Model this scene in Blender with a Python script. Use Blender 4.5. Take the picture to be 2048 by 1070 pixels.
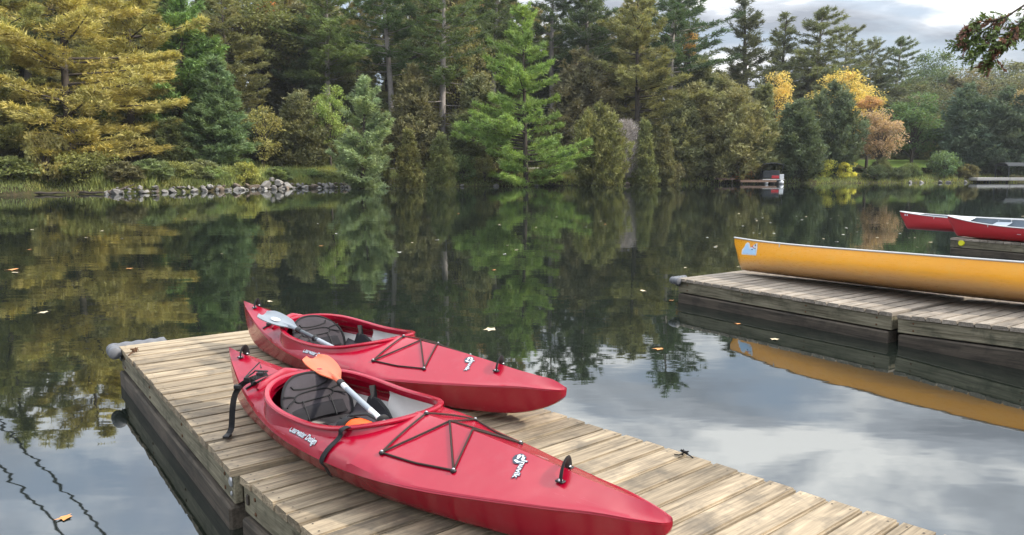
import bpy, bmesh, math, random
import numpy as np
from mathutils import Vector, Matrix

for o in list(bpy.data.objects):
    bpy.data.objects.remove(o)
R = math.radians
SC = bpy.context.scene
COL = SC.collection

# ------------------------------------------------------------------ camera
EYE = 1.72
cam = bpy.data.cameras.new('camera')
cam.sensor_width = 36.0
cam.lens = 36.0 * 1480 / 2048
cam.clip_start = 0.05
cam.clip_end = 3000
camo = bpy.data.objects.new('camera', cam)
camo.location = (0, 0, EYE)
camo.rotation_euler = (R(90 - 7.677), 0, 0)
COL.objects.link(camo)
SC.camera = camo

# ------------------------------------------------------------------ light and sky
SUN_AZ = -8.0      # degrees from +X towards +Y
SUN_EL = 38.0
SUN_STRENGTH = 2.9
SKY_STRENGTH = 0.10
SC.view_settings.view_transform = 'Standard'
SC.view_settings.look = 'None'
SC.view_settings.gamma = 1.0
SC.view_settings.exposure = 0.86
SC.view_settings.use_curve_mapping = False
SC.cycles.use_denoising = True
SC.cycles.max_bounces = 8
SC.cycles.transparent_max_bounces = 8
SC.cycles.caustics_reflective = False
SC.cycles.caustics_refractive = False
SC.cycles.sample_clamp_indirect = 6.0

sun = bpy.data.lights.new('sun', 'SUN')
sun.energy = SUN_STRENGTH
sun.angle = R(4.0)
sun.color = (1.0, 0.92, 0.80)
suno = bpy.data.objects.new('sun', sun)
sd = Vector((math.cos(R(SUN_EL)) * math.cos(R(SUN_AZ)), math.cos(R(SUN_EL)) * math.sin(R(SUN_AZ)), math.sin(R(SUN_EL))))
suno.rotation_euler = sd.to_track_quat('Z', 'Y').to_euler()
suno.location = sd * 60
COL.objects.link(suno)


class NT:
    """tiny node-tree writer"""
    def __init__(self, tree):
        self.t = tree
        self.n = tree.nodes
        self.l = tree.links

    def new(self, kind, **kw):
        nd = self.n.new(kind)
        for k, v in kw.items():
            if k.startswith('i_'):
                key = k[2:]
                key = int(key) if key.isdigit() else key.replace('_', ' ')
                self.put(nd, key, v)
            else:
                setattr(nd, k, v)
        return nd

    def put(self, nd, key, v):
        s = nd.inputs[key]
        if isinstance(v, bpy.types.NodeSocket):
            self.l.new(v, s)
        else:
            s.default_value = v

    def math(self, op, a, b=0.0, c=None, clamp=False):
        nd = self.new('ShaderNodeMath', operation=op, use_clamp=clamp)
        self.put(nd, 0, a); self.put(nd, 1, b)
        if c is not None:
            self.put(nd, 2, c)
        return nd.outputs[0]

    def mix(self, fac, a, b, blend='MIX'):
        nd = self.new('ShaderNodeMix', data_type='RGBA', blend_type=blend)
        self.put(nd, 0, fac); self.put(nd, 6, a); self.put(nd, 7, b)
        return nd.outputs[2]

    def noise(self, vec, scale, detail=3.0, rough=0.5, distort=0.0):
        nd = self.new('ShaderNodeTexNoise')
        if vec is not None:
            self.put(nd, 'Vector', vec)
        self.put(nd, 'Scale', scale); self.put(nd, 'Detail', detail)
        self.put(nd, 'Roughness', rough); self.put(nd, 'Distortion', distort)
        return nd.outputs['Fac']

    def ramp(self, fac, stops):
        nd = self.new('ShaderNodeValToRGB')
        el = nd.color_ramp.elements
        while len(el) < len(stops):
            el.new(0.5)
        for e, (p, c) in zip(el, stops):
            e.position = p
            e.color = (c, c, c, 1) if isinstance(c, (int, float)) else (c[0], c[1], c[2], 1)
        self.put(nd, 0, fac)
        return nd.outputs[0]

    def mapping(self, vec, scale=(1, 1, 1), loc=(0, 0, 0), rot=(0, 0, 0)):
        nd = self.new('ShaderNodeMapping')
        self.put(nd, 'Vector', vec)
        nd.inputs['Scale'].default_value = scale
        nd.inputs['Location'].default_value = loc
        nd.inputs['Rotation'].default_value = rot
        return nd.outputs[0]

    def bump(self, h, dist, strength=1.0, normal=None):
        nd = self.new('ShaderNodeBump')
        nd.inputs['Strength'].default_value = strength
        nd.inputs['Distance'].default_value = dist
        self.put(nd, 'Height', h)
        if normal is not None:
            self.put(nd, 'Normal', normal)
        return nd.outputs[0]


world = bpy.data.worlds.new('World')
SC.world = world
world.use_nodes = True
w = NT(world.node_tree)
w.n.clear()
wout = w.new('ShaderNodeOutputWorld')
bg = w.new('ShaderNodeBackground')
bg.inputs['Strength'].default_value = SKY_STRENGTH
w.l.new(bg.outputs[0], wout.inputs[0])
sky = w.new('ShaderNodeTexSky', sky_type='NISHITA')
sky.sun_disc = False
sky.sun_elevation = R(SUN_EL)
sky.sun_rotation = R(90 - SUN_AZ)
sky.air_density = 1.0
sky.dust_density = 1.5
wtc = w.new('ShaderNodeTexCoord')
sep = w.new('ShaderNodeSeparateXYZ')
w.l.new(wtc.outputs['Generated'], sep.inputs[0])
den = w.math('ADD', w.math('MAXIMUM', sep.outputs[2], 0.0), 0.16)
cmb = w.new('ShaderNodeCombineXYZ')
w.put(cmb, 0, w.math('DIVIDE', sep.outputs[0], den))
w.put(cmb, 1, w.math('DIVIDE', sep.outputs[1], den))
cvec = w.mapping(cmb.outputs[0], scale=(1.0, 1.25, 1), loc=(1.3, 2.2, 0), rot=(0, 0, R(-12)))
cn = w.noise(cvec, 1.15, 7.0, 0.56, 0.35)
mask = w.ramp(cn, [(0.38, 0.0), (0.54, 1.0)])
cn2 = w.noise(w.mapping(cvec, loc=(0.35, 0.2, 4.0)), 1.5, 5.0, 0.55, 0.2)
shade = w.ramp(cn2, [(0.38, (2.9, 3.15, 3.6)), (0.50, (5.0, 5.3, 5.8)), (0.60, (10.6, 10.5, 10.2))])
blue = w.mix(0.55, sky.outputs[0], (4.6, 5.3, 6.2, 1))
# an overcast sky is brighter overhead than at the horizon
grad = w.math('ADD', w.math('MULTIPLY', w.math('MAXIMUM', sep.outputs[2], 0.0), 2.6), 0.40)
gcol = w.new('ShaderNodeCombineXYZ')
for i_ in range(3):
    w.put(gcol, i_, grad)
w.put(bg, 'Color', w.mix(1.0, w.mix(mask, blue, shade), gcol.outputs[0], 'MULTIPLY'))

# ------------------------------------------------------------------ helpers
MATS = {}


def new_mat(name):
    m = bpy.data.materials.new(name)
    m.use_nodes = True
    t = NT(m.node_tree)
    t.n.clear()
    out = t.new('ShaderNodeOutputMaterial')
    MATS[name] = m
    return m, t, out


def principled(name, color, rough=0.5, spec=0.5, metal=0.0, vary=0.0, vscale=8.0, bump=0.0, bscale=60.0, coat=0.0):
    m, t, out = new_mat(name)
    p = t.new('ShaderNodeBsdfPrincipled')
    tc = t.new('ShaderNodeTexCoord')
    c = (color[0], color[1], color[2], 1)
    if vary > 0:
        n = t.noise(tc.outputs['Object'], vscale, 5.0, 0.6)
        lo = tuple(x * (1 - vary) for x in color) + (1,)
        hi = tuple(min(1, x * (1 + vary)) for x in color) + (1,)
        t.put(p, 'Base Color', t.mix(n, lo, hi))
    else:
        p.inputs['Base Color'].default_value = c
    p.inputs['Roughness'].default_value = rough
    p.inputs['Specular IOR Level'].default_value = spec
    p.inputs['Metallic'].default_value = metal
    p.inputs['Coat Weight'].default_value = coat
    if bump > 0:
        t.put(p, 'Normal', t.bump(t.noise(tc.outputs['Object'], bscale, 3.0), bump))
    t.l.new(p.outputs[0], out.inputs[0])
    return m


def np_mesh(name, V, F, mat, smooth=False, attr=None, sharp=None):
    """mesh from numpy verts and faces (faces all of one size)"""
    V = np.asarray(V, np.float32).reshape(-1, 3)
    F = np.asarray(F, np.int32)
    k = F.shape[1]
    me = bpy.data.meshes.new(name)
    me.vertices.add(len(V))
    me.vertices.foreach_set('co', V.ravel())
    me.loops.add(F.size)
    me.loops.foreach_set('vertex_index', F.ravel())
    me.polygons.add(len(F))
    me.polygons.foreach_set('loop_start', np.arange(0, F.size, k, dtype=np.int32))
    if smooth:
        me.polygons.foreach_set('use_smooth', np.ones(len(F), bool))
    if attr is not None:
        a = me.attributes.new('tint', 'FLOAT', 'POINT')
        a.data.foreach_set('value', np.asarray(attr, np.float32))
    me.update(calc_edges=True)
    me.validate()
    if sharp is not None:
        me.set_sharp_from_angle(angle=R(sharp))
    me.materials.append(MATS[mat] if isinstance(mat, str) else mat)
    return me


def link(name, me, parent=None, loc=None, rot=None, scale=None, **props):
    o = bpy.data.objects.new(name, me)
    COL.objects.link(o)
    if parent is not None:
        o.parent = parent
    if loc is not None:
        o.location = loc
    if rot is not None:
        o.rotation_euler = rot
    if scale is not None:
        o.scale = scale if not isinstance(scale, (int, float)) else (scale,) * 3
    for k, v in props.items():
        o[k] = v
    return o


def thing(name, label, cat, loc=(0, 0, 0), rot=(0, 0, 0), group=None, scale=None):
    o = link(name, None, None, loc, rot, scale, label=label, category=cat)
    o.empty_display_size = 0.1
    if group:
        o['group'] = group
    return o


class MB:
    """collects mixed shapes into one bmesh"""
    def __init__(self):
        self.bm = bmesh.new()

    def box(self, c, s, rot=None, bev=0.0, seg=1):
        g = bmesh.ops.create_cube(self.bm, size=1.0)['verts']
        bmesh.ops.scale(self.bm, vec=s, verts=g)
        if bev > 0:
            es = list({e for v in g for e in v.link_edges})
            r = bmesh.ops.bevel(self.bm, geom=es, offset=bev, segments=seg, affect='EDGES', profile=0.6)
            g = list({v for f in r['faces'] for v in f.verts} | {v for v in g if v.is_valid})
        if rot is not None:
            bmesh.ops.rotate(self.bm, cent=(0, 0, 0), matrix=rot, verts=g)
        bmesh.ops.translate(self.bm, vec=c, verts=g)
        return g

    def tube(self, pts, rad, sides=8, caps=True, flat=None):
        pts = [Vector(p) for p in pts]
        rad = [rad] * len(pts) if isinstance(rad, (int, float)) else rad
        rings = []
        prev = None
        for i, p in enumerate(pts):
            a = pts[max(i - 1, 0)]; b = pts[min(i + 1, len(pts) - 1)]
            d = (b - a).normalized()
            if prev is None:
                ref = Vector((0, 0, 1)) if abs(d.z) < 0.9 else Vector((1, 0, 0))
                x = d.cross(ref).normalized()
            else:
                x = (prev - d * prev.dot(d)).normalized()
            prev = x
            y = d.cross(x)
            k = 1.0 if flat is None else flat
            rings.append([self.bm.verts.new(p + (x * math.cos(2 * math.pi * j / sides) + y * k * math.sin(2 * math.pi * j / sides)) * rad[i]) for j in range(sides)])
        for r0, r1 in zip(rings[:-1], rings[1:]):
            for j in range(sides):
                self.bm.faces.new((r0[j], r0[(j + 1) % sides], r1[(j + 1) % sides], r1[j]))
        if caps:
            self.bm.faces.new(rings[0][::-1]); self.bm.faces.new(rings[-1])

    def ball(self, c, r, scale=(1, 1, 1), sub=2):
        g = bmesh.ops.create_icosphere(self.bm, subdivisions=sub, radius=r)['verts']
        bmesh.ops.scale(self.bm, vec=scale, verts=g)
        bmesh.ops.translate(self.bm, vec=c, verts=g)
        return g

    def poly(self, pts):
        return self.bm.faces.new([self.bm.verts.new(p) for p in pts])

    def build(self, name, mat, parent=None, smooth=True, sharp=35, **props):
        me = bpy.data.meshes.new(name)
        bmesh.ops.recalc_face_normals(self.bm, faces=self.bm.faces)
        self.bm.to_mesh(me)
        self.bm.free()
        if smooth:
            me.polygons.foreach_set('use_smooth', np.ones(len(me.polygons), bool))
            me.set_sharp_from_angle(angle=R(sharp))
        me.materials.append(MATS[mat] if isinstance(mat, str) else mat)
        return link(name, me, parent, **props)


def smooth_interp(x, xs, ys):
    """monotone-ish cubic through a table"""
    xs = np.asarray(xs, float); ys = np.asarray(ys, float)
    m = np.gradient(ys, xs)
    d = np.diff(ys) / np.diff(xs)
    for i in range(len(d)):
        if abs(d[i]) < 1e-9:
            m[i] = m[i + 1] = 0
    x = np.clip(x, xs[0], xs[-1])
    i = np.clip(np.searchsorted(xs, x, side='right') - 1, 0, len(xs) - 2)
    h = xs[i + 1] - xs[i]
    t = (x - xs[i]) / h
    return (2*t**3-3*t**2+1)*ys[i] + (t**3-2*t**2+t)*h*m[i] + (-2*t**3+3*t**2)*ys[i+1] + (t**3-t**2)*h*m[i+1]


def copy_tree(src, parent=None):
    c = src.copy()
    COL.objects.link(c)
    c.parent = parent
    for ch in list(src.children):
        copy_tree(ch, c)
    return c

# ------------------------------------------------------------------ materials
def wood_mat(name, c_lo, c_hi, c_stain, grain_axis=1, stain_amt=0.5, dark=0.0, bump=0.0012):
    m, t, out = new_mat(name)
    p = t.new('ShaderNodeBsdfPrincipled')
    tc = t.new('ShaderNodeTexCoord')
    oi = t.new('ShaderNodeObjectInfo')
    off = t.new('ShaderNodeVectorMath', operation='SCALE')
    off.inputs[0].default_value = (17.0, 41.0, 23.0)
    t.put(off, 'Scale', oi.outputs['Random'])
    add = t.new('ShaderNodeVectorMath', operation='ADD')
    t.l.new(tc.outputs['Object'], add.inputs[0]); t.l.new(off.outputs[0], add.inputs[1])
    v = add.outputs[0]
    st = (30, 1.4, 30) if grain_axis == 1 else (1.4, 30, 30)
    st2 = (9, 1.1, 9) if grain_axis == 1 else (1.1, 9, 9)
    fine = t.noise(t.mapping(v, st), 2.6, 5.0, 0.62, 0.25)
    broad = t.noise(t.mapping(v, st2), 1.3, 4.0, 0.6, 0.4)
    blotch = t.noise(v, 5.0, 5.0, 0.65, 0.3)
    g = t.math('ADD', t.math('MULTIPLY', fine, 0.55), t.math('MULTIPLY', broad, 0.45))
    base = t.mix(t.ramp(g, [(0.36, 0.0), (0.64, 1.0)]), (*c_lo, 1), (*c_hi, 1))
    st_f = t.math('MULTIPLY', t.ramp(blotch, [(0.5, 0.0), (0.72, 1.0)]), stain_amt)
    base = t.mix(st_f, base, (*c_stain, 1))
    # each board has its own tone
    tone = t.math('ADD', t.math('MULTIPLY', oi.outputs['Random'], 0.42), 0.78)
    tn = t.new('ShaderNodeCombineXYZ')
    t.put(tn, 0, tone); t.put(tn, 1, t.math('MULTIPLY', tone, 0.99)); t.put(tn, 2, t.math('MULTIPLY', tone, 0.985))
    base = t.mix(1.0, base, tn.outputs[0], 'MULTIPLY')
    # knots and checks
    vo = t.new('ShaderNodeTexVoronoi', feature='F1')
    t.put(vo, 'Vector', t.mapping(v, (2.0, 0.85, 2.0) if grain_axis == 1 else (0.85, 2.0, 2.0)))
    vo.inputs['Scale'].default_value = 2.2
    vo.inputs['Randomness'].default_value = 1.0
    kn = t.ramp(vo.outputs['Distance'], [(0.02, 0.75), (0.075, 0.0)])
    base = t.mix(kn, base, (c_lo[0] * 0.35, c_lo[1] * 0.3, c_lo[2] * 0.25, 1))
    crack = t.ramp(t.noise(t.mapping(v, (70, 1.2, 70) if grain_axis == 1 else (1.2, 70, 70)), 1.0, 2.0, 0.5), [(0.68, 0.0), (0.74, 0.7)])
    base = t.mix(crack, base, (c_lo[0] * 0.4, c_lo[1] * 0.38, c_lo[2] * 0.35, 1))
    t.put(p, 'Base Color', base)
    t.put(p, 'Roughness', 0.78)
    p.inputs['Specular IOR Level'].default_value = 0.25
    t.put(p, 'Normal', t.bump(t.math('SUBTRACT', g, t.math('MULTIPLY', crack, 0.6)), bump * 2.2))
    t.l.new(p.outputs[0], out.inputs[0])
    return m


wood_mat('deck_wood', (.125, .098, .066), (.42, .340, .232), (.105, .092, .074), 1, 0.80)
wood_mat('fascia_wood', (.075, .066, .042), (.30, .27, .19), (.045, .048, .032), 0, 0.85)
wood_mat('wet_wood', (.022, .019, .015), (.105, .086, .066), (.014, .013, .011), 0, 0.75)
wood_mat('deck_wood_grey', (.14, .120, .095), (.36, .315, .260), (.11, .10, .085), 1, 0.7)

def plastic_hull(name, col, col2, rough, worn_and_reflection=None, scuff=None):
    m, t, out = new_mat(name)
    p = t.new('ShaderNodeBsdfPrincipled')
    tc = t.new('ShaderNodeTexCoord')
    n = t.noise(tc.outputs['Object'], 3.0, 5.0, 0.6)
    base = t.mix(n, (*col, 1), (*col2, 1))
    if worn_and_reflection is not None:
        # scuffed, faded bottom mixed with painted-in deck reflection: its edge wanders along the hull
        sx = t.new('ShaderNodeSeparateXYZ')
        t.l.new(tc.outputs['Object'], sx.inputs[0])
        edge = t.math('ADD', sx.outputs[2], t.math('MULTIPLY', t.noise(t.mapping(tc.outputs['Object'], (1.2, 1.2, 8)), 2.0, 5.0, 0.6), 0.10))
        base = t.mix(t.ramp(edge, [(0.12, 0.85), (0.25, 0.0)]), base, (*worn_and_reflection, 1))
    if scuff is not None:
        # fine scrapes mostly along the hull, a little dust
        s1 = t.ramp(t.noise(t.mapping(tc.outputs['Object'], (3, 60, 60), rot=(0, 0, .12)), 1.6, 4.0, 0.7), [(0.63, 0.0), (0.70, 0.8)])
        s2 = t.ramp(t.noise(tc.outputs['Object'], 7.0, 6.0, 0.7), [(0.52, 0.0), (0.82, 0.12)])
        pick = t.ramp(t.noise(tc.outputs['Object'], 2.2, 3.0), [(0.48, 0.0), (0.62, 1.0)])
        base = t.mix(t.math('MULTIPLY', s1, pick), base, (*scuff, 1))
        base = t.mix(s2, base, (scuff[0] * .7, scuff[1] * 1.3, scuff[2], 1))
    t.put(p, 'Base Color', base)
    scr = t.noise(t.mapping(tc.outputs['Object'], (2.5, 14, 14)), 4.0, 6.0, 0.7)
    t.put(p, 'Roughness', t.math('ADD', t.math('MULTIPLY', scr, 0.22), rough))
    p.inputs['Specular IOR Level'].default_value = 0.55
    orange = t.noise(tc.outputs['Object'], 240.0, 2.0)
    wave = t.noise(tc.outputs['Object'], 5.0, 2.0)
    nb = t.bump(wave, 0.006)
    t.put(p, 'Normal', t.bump(orange, 0.0002, 1.0, nb))
    t.l.new(p.outputs[0], out.inputs[0])

plastic_hull('kayak_red', (.32, .0018, .020), (.265, .0014, .016), 0.10, scuff=(.50, .10, .15))
plastic_hull('canoe_yellow', (.82, .36, .004), (.74, .30, .004), 0.18, worn_and_reflection=(.45, .26, .12), scuff=(.62, .42, .22))
plastic_hull('canoe_red', (.42, .004, .012), (.34, .004, .010), 0.35)
principled('kayak_inside', (.52, .50, .48), 0.55, 0.3, vary=0.22, vscale=9)
principled('canoe_inside', (.24, .28, .32), 0.6, 0.3, vary=0.2)
principled('seat_fabric', (.045, .039, .044), 0.85, 0.2, vary=0.25, vscale=25, bump=0.0006, bscale=420)
principled('seat_dark', (.016, .015, .018), 0.8, 0.2, vary=0.3, vscale=30, bump=0.0006, bscale=420)
principled('black_web', (.010, .010, .011), 0.7, 0.3, bump=0.0004, bscale=600)
principled('black_rubber', (.012, .012, .013), 0.5, 0.4)
principled('cord_dark', (.030, .018, .014), 0.7, 0.3)
principled('steel', (.45, .45, .46), 0.32, 0.5, metal=0.9)
principled('alu_white', (.55, .55, .54), 0.35, 0.5, vary=0.25, vscale=6)
principled('decal_white', (.62, .65, .68), 0.5, 0.4)
principled('decal_dark', (.03, .04, .06), 0.5, 0.4)
principled('decal_blue', (.38, .58, .80), 0.5, 0.4)
principled('decal_red', (.55, .03, .04), 0.5, 0.4)
principled('blade_orange', (.60, .135, .06), 0.42, 0.45, vary=0.12, vscale=14)
principled('blade_grey', (.20, .225, .25), 0.42, 0.45, vary=0.15, vscale=14)
principled('shaft_grey', (.27, .30, .33), 0.38, 0.5, vary=0.1)
principled('shaft_pale', (.62, .62, .62), 0.4, 0.5)
principled('shaft_dark', (.06, .07, .08), 0.4, 0.5)
principled('bag_orange', (.85, .10, .012), 0.6, 0.3, vary=0.2, vscale=20)
principled('fender_grey', (.12, .124, .135), 0.5, 0.4, vary=0.3, vscale=14)
principled('reflector_yellow', (.70, .68, .02), 0.35, 0.5, vary=0.2, vscale=30)
principled('nail', (.05, .04, .03), 0.6, 0.4)
principled('rust', (.10, .05, .025), 0.8, 0.2, vary=0.4, vscale=40)
principled('bark', (.075, .062, .052), 0.9, 0.15, vary=0.45, vscale=5)
principled('bark_pale', (.30, .27, .25), 0.9, 0.15, vary=0.4, vscale=4)
principled('rock', (.19, .18, .17), 0.85, 0.25, vary=0.45, vscale=2.5, bump=0.05, bscale=5)
principled('rock_brown', (.17, .135, .105), 0.9, 0.2, vary=0.5, vscale=2.5, bump=0.05, bscale=5)
principled('rock_pale', (.29, .275, .255), 0.85, 0.2, vary=0.4, vscale=2.5, bump=0.05, bscale=5)
principled('concrete', (.42, .40, .38), 0.85, 0.2, vary=0.2, vscale=2)
principled('canvas_dark', (.045, .05, .055), 0.8, 0.2, vary=0.2)
principled('pontoon_white', (.72, .73, .74), 0.35, 0.5)
principled('boat_red', (.50, .02, .03), 0.4, 0.5)
principled('dock_brown', (.24, .16, .12), 0.85, 0.2, vary=0.35, vscale=3)
principled('gravel', (.42, .39, .33), 0.95, 0.1, vary=0.3, vscale=6)
principled('wire', (.008, .008, .009), 0.6, 0.3)


def leaf_mat(name, warm=(1.22, 1.04, 0.62), trans=0.30, rough=0.6, split=(0.35, 0.75)):
    """foliage: the object's own colour, varied leaf clump by leaf clump"""
    m, t, out = new_mat(name)
    oi = t.new('ShaderNodeObjectInfo')
    at = t.new('ShaderNodeAttribute', attribute_name='tint')
    tc = t.new('ShaderNodeTexCoord')
    c = oi.outputs['Color']
    wc = t.mix(1.0, c, (*warm, 1), 'MULTIPLY')
    nz = t.noise(tc.outputs['Object'], 0.55, 3.0, 0.6)
    f = t.ramp(nz, [(split[0], 0.0), (split[1], 1.0)])
    col = t.mix(f, c, wc)
    br = t.math('ADD', t.math('MULTIPLY', at.outputs['Fac'], 0.9), 0.55)
    cb = t.new('ShaderNodeCombineXYZ')
    for i in range(3):
        t.put(cb, i, br)
    col = t.mix(1.0, col, cb.outputs[0], 'MULTIPLY')
    hs = t.new('ShaderNodeHueSaturation')
    hs.inputs['Saturation'].default_value = 0.88
    hs.inputs['Value'].default_value = 1.75
    t.put(hs, 'Color', col)
    col = hs.outputs[0]
    d = t.new('ShaderNodeBsdfPrincipled')
    t.put(d, 'Base Color', col)
    d.inputs['Roughness'].default_value = rough
    d.inputs['Specular IOR Level'].default_value = 0.25
    tr = t.new('ShaderNodeBsdfTranslucent')
    t.put(tr, 'Color', t.mix(1.0, col, (1.15, 1.15, 0.7, 1), 'MULTIPLY'))
    mx = t.new('ShaderNodeMixShader')
    mx.inputs[0].default_value = trans
    t.l.new(d.outputs[0], mx.inputs[1]); t.l.new(tr.outputs[0], mx.inputs[2])
    t.l.new(mx.outputs[0], out.inputs[0])
    return m

leaf_mat('needles')
leaf_mat('cedar_sprays', warm=(1.22, 1.0, 0.72), trans=0.25)
leaf_mat('broad_leaves', warm=(1.18, 0.93, 0.62), trans=0.4)
leaf_mat('dead_twigs', warm=(1.0, .97, .95), trans=0.05)
leaf_mat('weeds', warm=(1.5, 1.05, 0.6), trans=0.35)

# ground
m, t, out = new_mat('forest_floor')
p = t.new('ShaderNodeBsdfPrincipled')
tc = t.new('ShaderNodeTexCoord')
n1 = t.noise(tc.outputs['Object'], 0.35, 6.0, 0.65)
n2 = t.noise(tc.outputs['Object'], 3.0, 5.0, 0.65)
c = t.mix(t.ramp(n1, [(0.4, 0.0), (0.6, 1.0)]), (.045, .040, .022, 1), (.060, .075, .022, 1))
c = t.mix(t.ramp(n2, [(0.45, 0.0), (0.75, 0.7)]), c, (.11, .075, .035, 1))
t.put(p, 'Base Color', c)
p.inputs['Roughness'].default_value = 0.95
p.inputs['Specular IOR Level'].default_value = 0.1
t.put(p, 'Normal', t.bump(n2, 0.15))
t.l.new(p.outputs[0], out.inputs[0])

# lake water
m, t, out = new_mat('lake_water')
tc = t.new('ShaderNodeTexCoord')
v = tc.outputs['Object']
calm = t.ramp(t.noise(t.mapping(v, (0.05, 0.03, 1)), 1.0, 3.0), [(0.35, 0.35), (0.65, 1.0)])
h1 = t.noise(t.mapping(v, (0.55, 1.2, 1)), 1.0, 3.0, 0.5, 0.3)
h2 = t.noise(t.mapping(v, (2.2, 5.0, 1), rot=(0, 0, 0.25)), 1.0, 2.0, 0.5, 0.2)
hh = t.math('ADD', t.math('MULTIPLY', h1, 1.0), t.math('MULTIPLY', h2, 0.16))
nrm = t.bump(t.math('MULTIPLY', hh, calm), 0.0048)
gl = t.new('ShaderNodeBsdfGlossy')
gl.inputs['Roughness'].default_value = 0.02
gl.inputs['Color'].default_value = (0.92, 0.95, 0.97, 1)
t.put(gl, 'Normal', nrm)
df = t.new('ShaderNodeBsdfDiffuse')
df.inputs['Color'].default_value = (0.010, 0.013, 0.010, 1)
fr = t.new('ShaderNodeFresnel')
fr.inputs['IOR'].default_value = 2.8
t.put(fr, 'Normal', nrm)
mx = t.new('ShaderNodeMixShader')
t.l.new(fr.outputs[0], mx.inputs[0])
t.l.new(df.outputs[0], mx.inputs[1]); t.l.new(gl.outputs[0], mx.inputs[2])
t.l.new(mx.outputs[0], out.inputs[0])

# ------------------------------------------------------------------ terrain and lake
SHX = np.array([-160, -90, -50, -36, -31.5, -30, -25.6, -22.8, -18.9, -14.2, -8.7, 0.8, 12.9, 23.1, 37.8, 55.1, 62.4, 90, 170], float)
SHY = np.array([20, 36, 42, 44.5, 45.6, 48.2, 49.1, 54.3, 60.8, 65.4, 67.1, 70.8, 74.9, 80.8, 83.4, 87.6, 90.7, 96, 100], float)


def shore_y(x):
    return np.interp(x, SHX, SHY)


def terrain(x, y):
    x = np.asarray(x, float); y = np.asarray(y, float)
    d = y - shore_y(x)
    right = np.clip((x - 15) / 25, 0, 1)
    far = np.interp(d, [-40, -8, 0, 1.2, 3.0, 5.5, 8.5, 12, 40, 90, 250], [-3, -2.0, -0.12, 0.55, 0.95, 1.55, 1.62, 2.0, 9.0, 16.0, 22.0])
    far_r = np.interp(d, [-40, -8, 0, 1.2, 3.0, 8.5, 20, 40, 90, 250], [-3, -2.0, -0.12, 0.30, 0.55, 1.0, 2.2, 5.0, 9.0, 14.0])
    z = far * (1 - right) + far_r * right
    wob = 0.18 * np.sin(x * 0.7 + 1.3) * np.sin(y * 0.53) + 0.10 * np.sin(x * 1.9) * np.cos(y * 1.3)
    z = z + wob * np.clip((d - 6) / 10, 0, 1)
    # the bank the photographer stands on
    ny = 0.6 + np.clip((x - 5.0) / 3.5, 0, 1) * 4.2
    near = np.clip((ny - y) * 0.45, -3, 0.45)
    return np.where(y < 20, near, z)


gx = np.concatenate([np.linspace(-320, -70, 14), np.linspace(-66, 80, 118), np.linspace(86, 320, 14)])
gy = np.concatenate([np.linspace(-60, 8, 50), np.linspace(12, 40, 8), np.linspace(41, 110, 93), np.linspace(114, 420, 28)])
GX, GY = np.meshgrid(gx, gy)
GZ = terrain(GX, GY)
V = np.stack([GX, GY, GZ], -1).reshape(-1, 3)
nx_, ny_ = len(gx), len(gy)
I = np.arange(nx_ * ny_).reshape(ny_, nx_)
F = np.stack([I[:-1, :-1], I[:-1, 1:], I[1:, 1:], I[1:, :-1]], -1).reshape(-1, 4)
link('ground', np_mesh('ground', V, F, 'forest_floor', smooth=True), kind='structure')

lx = np.array([-320.0, -60, -20, 20, 60, 320]); ly = np.array([-20.0, 4, 20, 50, 100, 180])
LX, LY = np.meshgrid(lx, ly)
I = np.arange(36).reshape(6, 6)
F = np.stack([I[:-1, :-1], I[:-1, 1:], I[1:, 1:], I[1:, :-1]], -1).reshape(-1, 4)
link('lake', np_mesh('lake', np.stack([LX, LY, LX * 0], -1), F, 'lake_water'), kind='structure')

# gravel path along the top of the far bank
px_ = np.linspace(-30, 16, 60)
off = 6.6
pv = []
for x in px_:
    s = float(shore_y(x))
    for e in (0, 1.7):
        y = s + off + e
        pv.append((x, y, float(terrain(x, y)) + 0.10))
pf = [(2*i, 2*i+2, 2*i+3, 2*i+1) for i in range(len(px_) - 1)]
link('path', np_mesh('path', pv, pf, 'gravel', smooth=True), kind='structure')

# ------------------------------------------------------------------ plants
def unit(v):
    return v / np.maximum(np.linalg.norm(v, axis=-1, keepdims=True), 1e-9)


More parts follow.
